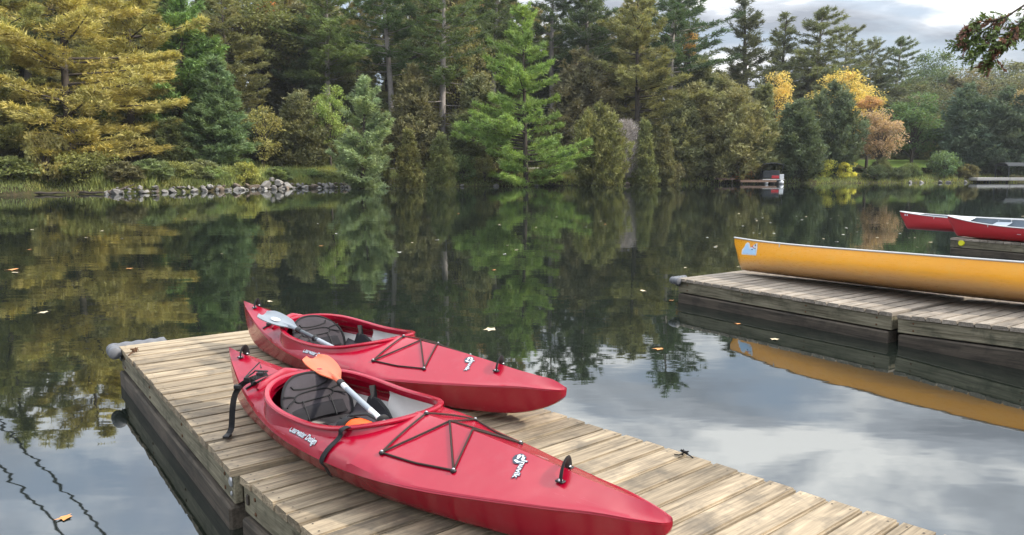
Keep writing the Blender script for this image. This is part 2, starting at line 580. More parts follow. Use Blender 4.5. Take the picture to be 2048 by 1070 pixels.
class Veg:
    """triangle soup for one plant part"""
    def __init__(self):
        self.V = []; self.F = []; self.T = []; self.n = 0

    def blades(self, P, D, L, W, tint, rng, rhomb=False):
        N = len(P)
        side = unit(np.cross(D, unit(rng.normal(size=(N, 3)))))
        L = np.broadcast_to(L, (N,))[:, None]; W = np.broadcast_to(W, (N,))[:, None]
        if rhomb:
            mid = P + D * L * 0.45
            vv = np.stack([P, mid + side * W * .5, P + D * L, mid - side * W * .5], 1)
            base = self.n + np.arange(N)[:, None] * 4
            ff = np.concatenate([base + np.array([[0, 1, 2]]), base + np.array([[0, 2, 3]])], 0)
            k = 4
        else:
            vv = np.stack([P - side * W * .5, P + side * W * .5, P + D * L], 1)
            base = self.n + np.arange(N)[:, None] * 3
            ff = base + np.array([[0, 1, 2]])
            k = 3
        self.V.append(vv.reshape(-1, 3)); self.F.append(ff); self.T.append(np.repeat(tint, k)); self.n += N * k

    def tube(self, pts, rad, sides=5):
        pts = np.asarray(pts, float); n = len(pts)
        d = np.gradient(pts, axis=0); d = unit(d)
        ref = np.where(np.abs(d[:, 2:3]) < .9, np.array([[0, 0, 1.]]), np.array([[1., 0, 0]]))
        x = unit(np.cross(d, ref)); y = np.cross(d, x)
        a = np.linspace(0, 2 * np.pi, sides, endpoint=False)
        ring = pts[:, None] + (x[:, None] * np.cos(a)[None, :, None] + y[:, None] * np.sin(a)[None, :, None]) * np.asarray(rad, float)[:, None, None]
        I = self.n + np.arange(n * sides).reshape(n, sides)
        a0 = I[:-1]; a1 = np.roll(I, -1, 1)[:-1]; b0 = I[1:]; b1 = np.roll(I, -1, 1)[1:]
        ff = np.concatenate([np.stack([a0, a1, b1], -1).reshape(-1, 3), np.stack([a0, b1, b0], -1).reshape(-1, 3)])
        self.V.append(ring.reshape(-1, 3)); self.F.append(ff); self.T.append(np.full(n * sides, .5)); self.n += n * sides

    def mesh(self, name, mat, smooth=False):
        return np_mesh(name, np.concatenate(self.V), np.concatenate(self.F), mat, smooth=smooth, attr=np.concatenate(self.T))


def trunk_line(H, rng, bend=0.02):
    z = np.linspace(0, H, 12)
    ph = rng.uniform(0, 6.28, 2)
    return np.stack([H * bend * np.sin(z / H * 3 + ph[0]) - H * bend * np.sin(ph[0]), H * bend * np.sin(z / H * 2.3 + ph[1]) - H * bend * np.sin(ph[1]), z], -1)


def at_z(line, z):
    return np.stack([np.interp(z, line[:, 2], line[:, i]) for i in range(3)], -1)


def build_pine(seed, H=20.0, base=0.12, R_=4.5, gap=0.55, per=(3, 6), rise=0.12, upturn=0.16, sag=0.0, dens=9.0, nb=11, bl=0.42, bw=0.085, spread=0.30, irregular=0.3, pw=0.75, dead=0, bark='bark', top_open=1.0):
    rng = np.random.default_rng(seed)
    tr = Veg(); cr = Veg()
    line = trunk_line(H, rng, 0.012)
    r0 = H * 0.0135
    tr.tube(line, r0 * (1 - line[:, 2] / H) ** 0.8 + 0.02, 8)
    z = H * base
    PP = []; DD = []; TT = []
    while z < H * 0.985:
        t = (z - H * base) / (H * (1 - base))
        prof = (1 - t) ** pw * (0.55 + 0.45 * min(1.0, t / 0.22)) + 0.03
        bias = rng.uniform(0, 6.28)
        for _ in range(rng.integers(*per)):
            az = rng.uniform(0, 6.28)
            ln = R_ * prof * (1 - irregular + irregular * 1.6 * rng.random()) * (1 + 0.22 * math.cos(az - bias))
            ln = max(ln, 0.35)
            dirh = np.array([math.cos(az), math.sin(az), 0.0])
            lat = np.array([-dirh[1], dirh[0], 0.0])
            zz = z + rng.uniform(-.5, .5) * gap
            rs = rise + (0.55 * t ** 2) + rng.uniform(-.06, .06)
            o = at_z(line, zz)
            q = np.linspace(0, 1, 6)
            path = o + dirh * (ln * q)[:, None] + np.array([0, 0, 1.0]) * (ln * (rs * q + upturn * q ** 2.5 - sag * np.sin(np.pi * q)))[:, None]
            tr.tube(path, np.linspace(max(0.02, 0.018 * ln), 0.012, 6), 4)
            n = max(4, int(ln * dens * top_open))
            qq = 1 - 0.80 * rng.random(n) ** 1.25
            la = rng.uniform(-1, 1, n) * spread * ln * np.clip(1.15 - qq, 0.18, 0.75)
            pos = o + dirh * (ln * qq)[:, None] + lat * la[:, None]
            pos[:, 2] += ln * (rs * qq + upturn * qq ** 2.5 - sag * np.sin(np.pi * qq)) + rng.normal(0, 0.07, n) - np.abs(la) * 0.05
            outd = unit(dirh * (0.75 + 0 * qq[:, None]) + lat * np.sign(la)[:, None] * 0.55)
            PP.append(pos); DD.append(outd)
            TT.append(np.clip(rng.uniform(.25, .75) + rng.normal(0, .14, n), 0, 1))
        z += gap * rng.uniform(.6, 1.4)
    P = np.concatenate(PP); D = np.concatenate(DD); T = np.concatenate(TT)
    P = np.repeat(P, nb, 0); D = np.repeat(D, nb, 0); T = np.repeat(T, nb)
    N = len(P)
    d = unit(D * 0.75 + np.array([0, 0, 0.42]) + rng.normal(0, 0.55, (N, 3)))
    cr.blades(P + rng.normal(0, 0.10, (N, 3)), d, bl * rng.uniform(.6, 1.25, N), bw * rng.uniform(.7, 1.3, N), np.clip(T + rng.normal(0, .1, N), 0, 1), rng)
    for _ in range(dead):
        zz = H * rng.uniform(0.12, base + 0.05); az = rng.uniform(0, 6.28); ln = rng.uniform(1.0, 3.2)
        o = at_z(line, zz); q = np.linspace(0, 1, 5)
        path = o + np.array([math.cos(az), math.sin(az), 0]) * (ln * q)[:, None] + np.array([0, 0, 1.]) * (ln * (rng.uniform(-.25, .2) * q + 0.12 * q ** 2))[:, None]
        tr.tube(path, np.linspace(0.05, 0.015, 5), 4)
    return tr.mesh('trunk', bark, True), cr.mesh('crown', 'needles'), H, R_


def build_cedar(seed, H=10.0, R_=2.4, n=7000, shape='cone', bl=0.30, bw=0.105, lobes=5):
    """crown of many upswept boughs, each ending in a ragged clump of flat sprays"""
    rng = np.random.default_rng(seed)
    tr = Veg(); cr = Veg()
    line = trunk_line(H, rng, 0.012)
    tr.tube(line, 0.017 * H * (1 - line[:, 2] / H) ** 0.8 + 0.015, 7)
    lead = [(0, 0, 1.0)] + [(R_ * rng.uniform(.15, .6) * math.cos(a), R_ * rng.uniform(.15, .6) * math.sin(a), rng.uniform(.5, .95)) for a in rng.uniform(0, 6.28, lobes)]
    wsum = np.array([l[2] for l in lead]) ** 2
    M = max(60, n // 26)
    which = rng.choice(len(lead), M, p=wsum / wsum.sum())
    LD = np.array(lead)[which]
    t = rng.random(M) ** 0.9
    if shape == 'cone':
        prof = (1 - t) ** 0.72 * (0.72 + 0.28 * np.minimum(1, t / .12))
    elif shape == 'ovoid':
        prof = np.sqrt(np.clip(1 - (2 * t - 0.80) ** 2 / 1.45, 0, 1)) * (1 - t ** 6)
    else:
        prof = (1 - t ** 2.2) ** 0.75 * (0.75 + 0.25 * np.minimum(1, t / .15))
    az = rng.uniform(0, 6.28, M)
    rr = R_ * 0.80 * prof * rng.uniform(.62, 1.16, M) * np.where(which == 0, 1, .82)
    zt = H * (0.03 + 0.95 * t * LD[:, 2])
    ax = at_z(line, zt)
    k = np.minimum(1, 0.35 + t)
    tip = np.stack([ax[:, 0] + LD[:, 0] * k + rr * np.cos(az), ax[:, 1] + LD[:, 1] * k + rr * np.sin(az), zt + rr * 0.18], -1)
    out_ = np.stack([np.cos(az), np.sin(az), np.zeros(M)], -1)
    bd = unit(out_ * 0.75 + np.array([0, 0, 0.9]) + rng.normal(0, .22, (M, 3)))
    for i in range(0, M, 4):
        tr.tube(np.array([ax[i] - np.array([0, 0, rr[i] * .5]), (ax[i] + tip[i]) / 2 - np.array([0, 0, rr[i] * .12]), tip[i]]), [.03, .02, .008], 4)
    m = 42
    idx = np.repeat(np.arange(M), m)
    N = len(idx)
    size = H * .052 * rng.uniform(.6, 1.35, M)[idx]
    along = rng.uniform(-1.3, .75, N)
    P = tip[idx] + bd[idx] * (along * size)[:, None] + rng.normal(0, 1, (N, 3)) * (size * .36 * (1.1 - .55 * np.clip(along, 0, 1)))[:, None]
    d = unit(bd[idx] + rng.normal(0, .42, (N, 3)))
    tint = np.clip(rng.uniform(.12, .88, M)[idx] + .10 * along + rng.normal(0, .12, N), 0, 1)
    for j in range(3):
        dj = unit(d + rng.normal(0, .4, (N, 3)))
        cr.blades(P + rng.normal(0, .05, (N, 3)), dj, bl * rng.uniform(.6, 1.3, N), bw * rng.uniform(.6, 1.3, N), np.clip(tint + rng.normal(0, .08, N), 0, 1), rng)
    return tr.mesh('trunk', 'bark', True), cr.mesh('crown', 'cedar_sprays'), H, R_


def build_maple(seed, H=12.0, R_=4.0, base=0.25, clumps=55, leaves=170, size=0.26, bark='bark', stems=1, lean=0.0, open_=0.0, lo=0.0):
    rng = np.random.default_rng(seed)
    tr = Veg(); cr = Veg()
    hc = H * (1 - base) / 2; zc = H * base + hc
    C = []
    while len(C) < clumps:
        p = rng.uniform(-1, 1, 3)
        l = np.linalg.norm(p)
        if l > 1 or l < 0.35 + 0.2 * rng.random():
            continue
        if p[2] < -0.5 and np.hypot(p[0], p[1]) > 0.75:
            continue
        C.append(p)
    C = np.array(C)
    rad = 0.30 * R_ * rng.uniform(.38, 1.2, clumps)
    cen = np.stack([C[:, 0] * (R_ * rng.uniform(.85, 1.12, clumps) - rad * .6) + lean * H * (zc + C[:, 2] * hc) / H, C[:, 1] * (R_ * rng.uniform(.85, 1.12, clumps) - rad * .6), zc + C[:, 2] * (hc - rad * .5)], -1)
    fork = H * max(0.12, base * 0.75)
    for s in range(stems):
        a = rng.uniform(0, 6.28)
        top = np.array([math.cos(a) * R_ * .25 * (stems > 1) + lean * H * .7, math.sin(a) * R_ * .25 * (stems > 1), H * .8])
        q = np.linspace(0, 1, 9)[:, None]
        tr.tube(np.array([0, 0, 0.]) * (1 - q) + top * q + np.array([0, 0, 0]) + 0.15 * np.sin(q * 5 + a) * np.array([1, .6, 0]) * q, np.linspace(0.016 * H / stems ** .5, 0.02, 9), 7)
    for c in cen:
        q = np.linspace(0, 1, 6)[:, None]
        st = np.array([lean * fork, 0, fork + rng.random() * max(0.1, (c[2] - fork)) * .45])
        ctrl = np.array([c[0] * .35, c[1] * .35, c[2] * .75 + st[2] * .25])
        tr.tube((1 - q) ** 2 * st + 2 * q * (1 - q) * ctrl + q ** 2 * c, np.linspace(0.0055 * H, 0.012, 6), 4)
    idx = np.repeat(np.arange(clumps), leaves)
    n = len(idx)
    u = unit(rng.normal(size=(n, 3)))
    rr = rad[idx] * (0.35 + 0.75 * rng.random(n) ** .6)
    P = cen[idx] + u * rr[:, None] * np.array([1.15, 1.15, .8])
    d = unit(u * .6 + rng.normal(0, .7, (n, 3)) + np.array([0, 0, -.15]))
    tint = np.clip(rng.uniform(.2, .8, clumps)[idx] + rng.normal(0, .17, n), 0, 1)
    cr.blades(P, d, size * rng.uniform(.6, 1.3, n), size * .75 * rng.uniform(.6, 1.2, n), tint, rng, rhomb=True)
    return tr.mesh('trunk', bark, True), cr.mesh('crown', 'broad_leaves'), H, R_


def build_bare(seed, H=6.0, R_=1.4):
    rng = np.random.default_rng(seed)
    tr = Veg(); cr = Veg()
    for s in range(9):
        a = rng.uniform(0, 6.28); k = rng.uniform(.2, .9)
        q = np.linspace(0, 1, 8)[:, None]
        top = np.array([math.cos(a) * R_ * k, math.sin(a) * R_ * k, H * rng.uniform(.55, .9)])
        tr.tube(top * q + .06 * np.sin(q * 6 + a) * np.array([1, 1, 0]), np.linspace(.04, .010, 8), 5)
    n = 5200
    t = rng.uniform(.05, 1, n)
    az = rng.uniform(0, 6.28, n)
    rr = R_ * np.sin(np.pi * np.clip(t * .8 + .18, 0, 1)) ** .8 * rng.random(n) ** .45 * (1 + .25 * np.sin(az * 3 + t * 5))
    P = np.stack([rr * np.cos(az), rr * np.sin(az), t * H * .95], -1)
    d = unit(np.stack([np.cos(az) * .7, np.sin(az) * .7, np.full(n, .8)], -1) + rng.normal(0, .4, (n, 3)))
    cr.blades(P, d, rng.uniform(.25, .7, n), .030, rng.random(n), rng)
    return tr.mesh('trunk', 'bark_pale', True), cr.mesh('crown', 'dead_twigs'), H, R_


PROTO = {
    'gpine': build_pine(11, H=18, base=0.08, R_=7.0, gap=0.66, per=(3, 5), rise=0.06, upturn=0.07, dens=11, nb=17, bl=0.36, bw=0.072, spread=0.36, irregular=0.42, pw=0.62),
    'gpine2': build_pine(12, H=18, base=0.12, R_=5.2, gap=0.6, per=(3, 5), rise=0.10, upturn=0.08, dens=11, nb=15, bl=0.36, bw=0.075, spread=0.34, irregular=0.4, pw=0.7),
    'pine_d': build_pine(13, H=14, base=0.05, R_=3.4, gap=0.42, per=(4, 6), rise=0.28, upturn=0.20, dens=12, nb=11, bl=0.42, bw=0.09, spread=0.40, irregular=0.25, pw=0.8),
    'bpine': build_pine(14, H=16, base=0.07, R_=5.6, gap=0.74, per=(4, 6), rise=0.07, upturn=0.11, dens=13, nb=15, bl=0.34, bw=0.07, spread=0.25, irregular=0.32, pw=0.80),
    'pine_t': build_pine(15, H=24, base=0.42, R_=4.2, gap=0.62, per=(3, 6), rise=0.10, upturn=0.14, dens=9, nb=11, spread=0.34, irregular=0.4, pw=0.6, dead=14, bark='bark_pale'),
    'pine_t2': build_pine(16, H=24, base=0.38, R_=4.4, gap=0.75, per=(3, 5), rise=0.14, upturn=0.18, dens=9, nb=11, spread=0.32, irregular=0.45, pw=0.55, dead=18, bark='bark_pale', bl=0.45),
    'pine_s': build_pine(17, H=20, base=0.18, R_=2.7, gap=0.55, per=(3, 5), rise=0.22, upturn=0.24, dens=9, nb=10, spread=0.30, irregular=0.35, pw=0.62),
    'spruce': build_pine(18, H=11, base=0.04, R_=3.0, gap=0.30, per=(5, 8), rise=0.02, upturn=0.14, sag=0.04, dens=11, nb=9, bl=0.34, bw=0.085, spread=0.42, irregular=0.22, pw=0.85),
    'cedar_a': build_cedar(21, 10, 2.0, 7500, 'cone', lobes=3),
    'cedar_b': build_cedar(22, 10, 2.6, 8500, 'round', lobes=6),
    'cedar_c': build_cedar(23, 10, 3.2, 11000, 'ovoid', lobes=8),
    'maple': build_maple(31, 15, 4.5, 0.22, 70, 170, 0.27),
    'maple_b': build_maple(32, 12, 3.0, 0.20, 48, 170, 0.24),
    'maple_top': build_maple(33, 16, 2.0, 0.80, 16, 150, 0.22),
    'sapling': build_maple(34, 7, 2.0, 0.06, 36, 90, 0.20, stems=2),
    'smalltree': build_maple(35, 8, 2.9, 0.26, 52, 120, 0.20, stems=3, lean=0.10),
    'bare': build_bare(36),
}
ROT = random.Random(5)


def place_tree(kind, x, y, ztop, rad, color, name, label, cat=None, group=None):
    tm, cm, H, Rp = PROTO[kind]
    zb = float(terrain(x, y)) - 0.10
    h = ztop - zb
    s = rad / Rp
    root = thing(name, label, cat or ('bush' if 'bush' in name or 'shrub' in name else 'tree'), (x, y, zb), (0, 0, ROT.uniform(0, 6.28)), group, (s, s, h / H))
    link('trunk', tm, root)
    c = link('crown', cm, root)
    c.color = (*color, 1)
    return root


TREES = [
    ('gpine', -31.1, 53.0, 18.1, 9.1, (0.26, 0.235, 0.062), 'golden_pine', 'wide spreading golden pine leaning over the water at far left'),
    ('gpine2', -35.0, 50.0, 17.5, 5.4, (0.14, 0.155, 0.05), 'golden_pine', 'olive gold pine cut by the left edge of the picture'),
    ('gpine2', -30.5, 60.0, 19.5, 6.5, (0.22, 0.21, 0.06), 'golden_pine', 'golden pine rising behind the spreading one, touching the top edge'),
    ('pine_d', -27.8, 63.0, 16.5, 4.4, (0.09, 0.162, 0.042), 'green_pine', 'bright green pine just right of the golden pines'),
    ('spruce', -24.0, 61.0, 10.7, 3.3, (0.09, 0.144, 0.066), 'spruce_tree', 'soft grey green conifer below the bright green pine, above the stone bank'),
    ('maple', -26.2, 78.0, 20.5, 5.9, (0.102, 0.117, 0.036), 'maple_tree', 'green and orange maple high above the yellow sapling'),
    ('sapling', -21.3, 64.0, 7.8, 1.9, (0.17, 0.17, 0.05), 'sapling', 'thin yellow green sapling standing behind the path'),
    ('cedar_b', -18.9, 67.0, 8.5, 2.8, (0.095, 0.103, 0.044), 'cedar_tree', 'rounded olive brown cedar right of the yellow sapling'),
    ('cedar_a', -23.5, 82.0, 18.7, 4.6, (0.106, 0.11, 0.062), 'cedar_tree', 'tall grey brown cedar high behind the path'),
    ('maple_b', -16.5, 68.0, 9.5, 1.8, (0.144, 0.208, 0.048), 'ash_tree', 'fresh green leafy tree behind the pale young pine'),
    ('pine_d', -12.6, 62.5, 9.2, 3.1, (0.144, 0.198, 0.102), 'young_pine', 'pale grey green young pine at the waterline left of centre'),
    ('pine_t', -18.5, 76.0, 21.0, 4.8, (0.078, 0.114, 0.036), 'pine_tree', 'dark pine touching the top edge above the pale young pine'),
    ('pine_t', -12.7, 80.0, 23.5, 5.3, (0.06, 0.102, 0.036), 'pine_tree', 'tall pine with bare grey trunk, left one of two'),
    ('pine_t2', -7.4, 78.0, 23.9, 5.4, (0.066, 0.102, 0.036), 'pine_tree', 'tall pine with bare grey trunk and dead side twigs'),
    ('cedar_a', -8.8, 65.0, 5.1, 1.4, (0.112, 0.117, 0.035), 'cedar_tree', 'small pointed cedar at the waterline, left one of two'),
    ('cedar_b', -6.3, 66.0, 4.8, 1.5, (0.095, 0.117, 0.037), 'cedar_tree', 'small rounded cedar beside the pointed one'),
    ('cedar_b', -9.8, 76.0, 11.9, 3.3, (0.095, 0.097, 0.044), 'cedar_tree', 'brown cedar in shade between the two bare trunks'),
    ('cedar_b', -15.4, 80.0, 10.4, 3.5, (0.062, 0.083, 0.037), 'cedar_tree', 'dark cedar behind the pale young pine'),
    ('cedar_b', -3.5, 76.0, 10.9, 3.3, (0.078, 0.09, 0.04), 'cedar_tree', 'dim cedar left of the bright green pine'),
    ('cedar_a', -4.8, 72.0, 6.7, 1.9, (0.078, 0.099, 0.037), 'cedar_tree', 'narrow dim cedar between bare trunk and bright green pine'),
    ('bpine', 1.3, 68.0, 15.5, 6.0, (0.125, 0.20, 0.042), 'bright_pine', 'bright green layered pine standing alone at mid shore'),
    ('cedar_c', 8.3, 71.0, 7.8, 2.7, (0.118, 0.131, 0.04), 'cedar_tree', 'broad olive cedar at the waterline right of the bright pine'),
    ('cedar_b', 7.9, 84.0, 14.6, 4.5, (0.106, 0.103, 0.056), 'cedar_tree', 'brown cedar behind the bright pine on its right'),
    ('bare', 11.5, 75.6, 6.6, 2.0, (.26, .235, .225), 'bare_bush', 'pale grey leafless bush beside the olive cedar'),
    ('cedar_a', 13.3, 74.5, 6.4, 1.5, (0.112, 0.131, 0.044), 'cedar_tree', 'slim cedar just right of the grey leafless bush'),
    ('cedar_a', 15.3, 76.0, 6.0, 1.5, (0.106, 0.11, 0.044), 'cedar_tree', 'smaller slim cedar second right of the grey bush'),
    ('pine_t', -2.3, 88.0, 24.0, 5.5, (0.072, 0.102, 0.042), 'pine_tree', 'tall pine at the top edge left of the bright pine tip'),
    ('pine_t2', 5.2, 92.0, 25.2, 5.8, (0.054, 0.084, 0.042), 'pine_tree', 'thin dark pine with sky showing between its branches'),
    ('pine_t', 9.2, 90.0, 25.1, 5.0, (0.054, 0.082, 0.04), 'pine_tree', 'tall dark pine above the brown cedar'),
    ('gpine2', 14.2, 84.0, 20.4, 7.2, (0.14, 0.145, 0.055), 'olive_pine', 'broad olive pine with flat layered boughs right of centre'),
    ('pine_t2', 19.4, 92.0, 25.9, 7.3, (0.048, 0.084, 0.042), 'pine_tree', 'big dark green pine at the left end of the open sky'),
    ('cedar_b', 18.2, 80.0, 9.6, 2.8, (0.118, 0.131, 0.056), 'cedar_tree', 'pale olive cedar at the shore below the big dark pine'),
    ('cedar_c', 23.0, 82.0, 11.6, 4.9, (0.14, 0.145, 0.062), 'cedar_tree', 'large beige green cedar left of the moored boat'),
    ('cedar_a', 27.4, 83.0, 10.7, 2.6, (0.112, 0.131, 0.056), 'cedar_tree', 'tall grey green cedar above the moored boat'),
    ('cedar_b', 23.0, 92.0, 14.6, 3.7, (0.123, 0.138, 0.062), 'cedar_tree', 'olive cedar peeping out behind the large beige one'),
    ('pine_s', 32.0, 104.0, 25.0, 4.5, (0.06, 0.072, 0.042), 'pine_tree', 'tallest dark spire pine against the open sky'),
    ('pine_s', 39.8, 112.0, 24.2, 4.1, (0.09, 0.108, 0.054), 'pine_tree', 'slim pine second along the skyline'),
    ('pine_t', 44.5, 112.0, 24.7, 6.3, (0.096, 0.114, 0.054), 'pine_tree', 'full crowned pine on the skyline above the yellow maple'),
    ('pine_t2', 53.1, 120.0, 23.6, 4.8, (0.102, 0.12, 0.06), 'pine_tree', 'feathery pine on the skyline right of the full crowned one'),
    ('pine_t2', 57.5, 122.0, 21.9, 4.4, (0.09, 0.108, 0.06), 'pine_tree', 'feathery pine lower on the skyline'),
    ('pine_t', 62.5, 124.0, 22.6, 4.5, (0.084, 0.114, 0.06), 'pine_tree', 'bushy pine ending the row on the skyline'),
    ('maple', 74.9, 135.0, 22.6, 5.4, (0.072, 0.111, 0.06), 'round_tree', 'round dull green tree on the hazy skyline'),
    ('maple_b', 32.5, 93.0, 13.9, 2.6, (0.36, 0.29, 0.07), 'maple_tree', 'yellow maple rising between the cedars above the boat'),
    ('maple', 43.4, 98.0, 14.5, 4.9, (0.36, 0.3, 0.07), 'maple_tree', 'large golden yellow maple crown'),
    ('cedar_b', 31.8, 84.0, 9.2, 3.5, (0.062, 0.09, 0.044), 'cedar_tree', 'dark cedar right of the moored boat'),
    ('cedar_c', 37.4, 88.0, 11.7, 3.8, (0.073, 0.103, 0.056), 'cedar_tree', 'dark grey green cedar in front of the golden maple'),
    ('smalltree', 43.3, 88.0, 8.7, 3.2, (.25, .185, .12), 'small_maple', 'small leaning orange pink tree at the waterline'),
    ('maple_b', 51.3, 96.0, 11.7, 4.0, (0.06, 0.111, 0.042), 'round_tree', 'dark green round tree beside the orange pink one'),
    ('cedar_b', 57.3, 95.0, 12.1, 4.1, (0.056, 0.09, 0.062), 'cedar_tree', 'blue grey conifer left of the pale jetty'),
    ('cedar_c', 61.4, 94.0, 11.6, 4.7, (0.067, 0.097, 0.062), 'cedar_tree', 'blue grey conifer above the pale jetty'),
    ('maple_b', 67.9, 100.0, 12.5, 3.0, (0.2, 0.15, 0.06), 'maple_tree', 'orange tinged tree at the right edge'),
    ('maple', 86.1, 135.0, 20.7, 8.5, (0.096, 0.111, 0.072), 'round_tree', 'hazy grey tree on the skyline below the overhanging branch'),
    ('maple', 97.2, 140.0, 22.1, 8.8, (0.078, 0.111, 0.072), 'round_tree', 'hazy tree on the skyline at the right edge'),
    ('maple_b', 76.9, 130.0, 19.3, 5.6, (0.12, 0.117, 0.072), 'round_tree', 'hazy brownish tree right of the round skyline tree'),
    ('maple_top', -3.1, 95.0, 22.6, 2.5, (0.3, 0.19, 0.06), 'maple_tree', 'small orange maple crown left of the bright pine tip'),
    ('maple_top', 8.2, 86.0, 14.4, 1.1, (0.292, 0.123, 0.044), 'maple_tree', 'little rust orange maple peeping out right of the bright pine'),
    ('maple_top', 21.6, 93.0, 18.3, 1.1, (0.36, 0.24, 0.06), 'maple_tree', 'small patch of orange leaves on the big dark pine'),
    ('maple_top', -25.6, 80.0, 19.5, 1.6, (0.361, 0.171, 0.044), 'maple_tree', 'orange leaved maple top beside the green and orange one'),
    ('maple_top', 43.6, 92.0, 10.5, 1.8, (0.28, 0.17, 0.07), 'maple_tree', 'orange maple crown above the small leaning tree'),
]
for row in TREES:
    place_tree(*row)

SKYFILL = random.Random(6)
for i, (x, y, zt, k, rad) in enumerate([(27, 100, 14.5, 'cedar_c', 4), (31, 106, 16, 'pine_d', 4), (34.5, 101, 14, 'cedar_b', 3.6), (39, 108, 16.5, 'pine_t', 4), (42, 103, 15, 'pine_d', 4), (46, 112, 17, 'cedar_c', 4.5),
                                     (50, 110, 15.5, 'pine_d', 4), (54, 118, 16, 'maple', 5), (59, 122, 16.5, 'pine_d', 4.5), (63, 118, 15, 'maple', 5), (69, 126, 16.5, 'maple', 5), (75, 128, 17, 'pine_d', 4.5), (81, 124, 16, 'maple', 5), (88, 128, 17, 'maple', 5), (94, 126, 17, 'pine_d', 5),
                                     (57, 108, 12, 'cedar_b', 4), (65, 106, 12, 'cedar_c', 4.5), (72, 108, 12.5, 'maple', 4.5), (79, 106, 12, 'cedar_c', 4.5), (24, 96, 15, 'cedar_b', 4), (20, 94, 15, 'gpine2', 4)]):
    place_tree(k, x, y, zt, rad, SKYFILL.choice([(.075, .09, .05), (.09, .095, .05), (.07, .085, .045), (.10, .095, .055)]), 'forest_tree', 'one of the dim trees filling the wood behind the shoreline trees', 'tree', 'dim trees of the wood behind the shore')

# the wood that closes the view behind the trees of the shore
fill = random.Random(77)
FILLK = ['pine_t', 'pine_t2', 'pine_d', 'cedar_b', 'cedar_c', 'maple', 'spruce', 'gpine2', 'cedar_a']
for i in range(78):
    x = -62 + 150 * ((i * 0.6180339) % 1.0)
    d = 13 + 34 * fill.random()
    y = float(shore_y(x)) + d
    k = fill.choice(FILLK)
    zg = float(terrain(x, y))
    H0, R0 = PROTO[k][2], PROTO[k][3]
    left = min(1, max(0, (26 - x) / 20))
    h = (fill.uniform(12, 18) * left + fill.uniform(6, 9) * (1 - left))
    if k in ('spruce', 'cedar_a', 'cedar_b', 'cedar_c'):
        h *= 0.75
    base = fill.choice([(.065, .09, .035), (.08, .105, .04), (.10, .105, .045), (.06, .085, .045), (.12, .125, .05), (.15, .14, .05)])
    # keep the open sky at the right free
    place_tree(k, x, y, zg + h, R0 * h / H0 * fill.uniform(.95, 1.35), base, 'forest_tree',
               'one of the dim trees filling the wood behind the shoreline trees', 'tree', 'dim trees of the wood behind the shore')

# a tall back row closes the top of the view left of the open sky
tall = random.Random(91)
for i in range(34):
    x = -66 + 92 * (i + .5) / 34 + tall.uniform(-1, 1)
    y = float(shore_y(x)) + tall.uniform(22, 34)
    k = tall.choice(['pine_d', 'gpine2', 'pine_d', 'maple', 'pine_t', 'spruce'])
    zt = (y * .2165 + 1.7) * (tall.uniform(1.06, 1.28) if x < 2 else tall.uniform(.86, 1.04))
    place_tree(k, x, y, zt, tall.uniform(3.6, 5.4), tall.choice([(.075, .105, .04), (.09, .11, .045), (.11, .12, .05), (.07, .095, .05), (.16, .14, .05)]), 'forest_tree',
               'one of the dim trees filling the wood behind the shoreline trees', 'tree', 'dim trees of the wood behind the shore')

# undergrowth that closes the view under the crowns
und = random.Random(15)
for i in range(64):
    x = -58 + 122 * ((i * 0.6180339 + .31) % 1.0)
    if 43.5 < x < 54:
        continue
    y = float(shore_y(x)) + und.uniform(9.2, 17)
    k = und.choice(['cedar_b', 'cedar_c', 'maple_b', 'spruce', 'cedar_b', 'sapling'])
    h = und.uniform(3.2, 6.5)
    place_tree(k, x, y, float(terrain(x, y)) + h, h * und.uniform(.38, .55), und.choice([(.08, .105, .04), (.10, .12, .045), (.12, .12, .05), (.07, .10, .04), (.14, .15, .05)]), 'undergrowth_tree',
               'one of the low trees of the undergrowth in the shade behind the path', 'tree', 'undergrowth behind the path')

# ------------------------------------------------------------------ shore: boulders, shrubs, weeds
def rock_mesh(seed, mat='rock'):
    rng = np.random.default_rng(seed)
    bm = bmesh.new()
    bmesh.ops.create_icosphere(bm, subdivisions=2, radius=0.5)
    pl_ = [(unit(rng.normal(size=3)), rng.uniform(.20, .40)) for _ in range(10)]
    for v in bm.verts:
        p = np.array(v.co)
        for nrm_, dd in pl_:
            k = p @ nrm_ - dd
            if k > 0:
                p = p - nrm_ * k
        p *= np.array([1.25, .9, .72])
        v.co = p
    me = bpy.data.meshes.new('boulder')
    bm.to_mesh(me); bm.free()
    me.polygons.foreach_set('use_smooth', np.ones(len(me.polygons), bool))
    me.set_sharp_from_angle(angle=R(18))
    me.materials.append(MATS[mat])
    return me


ROCKS = [rock_mesh(60 + k, ['rock', 'rock', 'rock_brown', 'rock', 'rock_pale', 'rock', 'rock_brown', 'rock', 'rock_pale'][k]) for k in range(9)]
rr = random.Random(9)
def boulder(x, y, z, s, label, group=None):
    o = link('boulder', rr.choice(ROCKS), None, (x, y, z), (rr.uniform(-.4, .4), rr.uniform(-.4, .4), rr.uniform(0, 6.28)), (s * rr.uniform(.85, 1.3), s * rr.uniform(.8, 1.1), s * rr.uniform(.7, 1.05)), label=label, category='rock')
    if group:
        o['group'] = group
    return o
for i in range(120):
    u = (i + rr.random()) / 120
    x = -26.5 + u * 13.5
    row = rr.choice([0, 0, 0, 1, 1])
    y = float(shore_y(x)) - 0.15 + row * 0.42 + rr.uniform(-.15, .15)
    boulder(x, y, 0.10 + row * 0.24 + rr.uniform(-.05, .05), rr.choice([.22, .3, .36, .42, .5, .62, .75]) * (1.0 - .12 * row), 'grey boulder in the stone edging of the far bank', 'boulders edging the far bank')
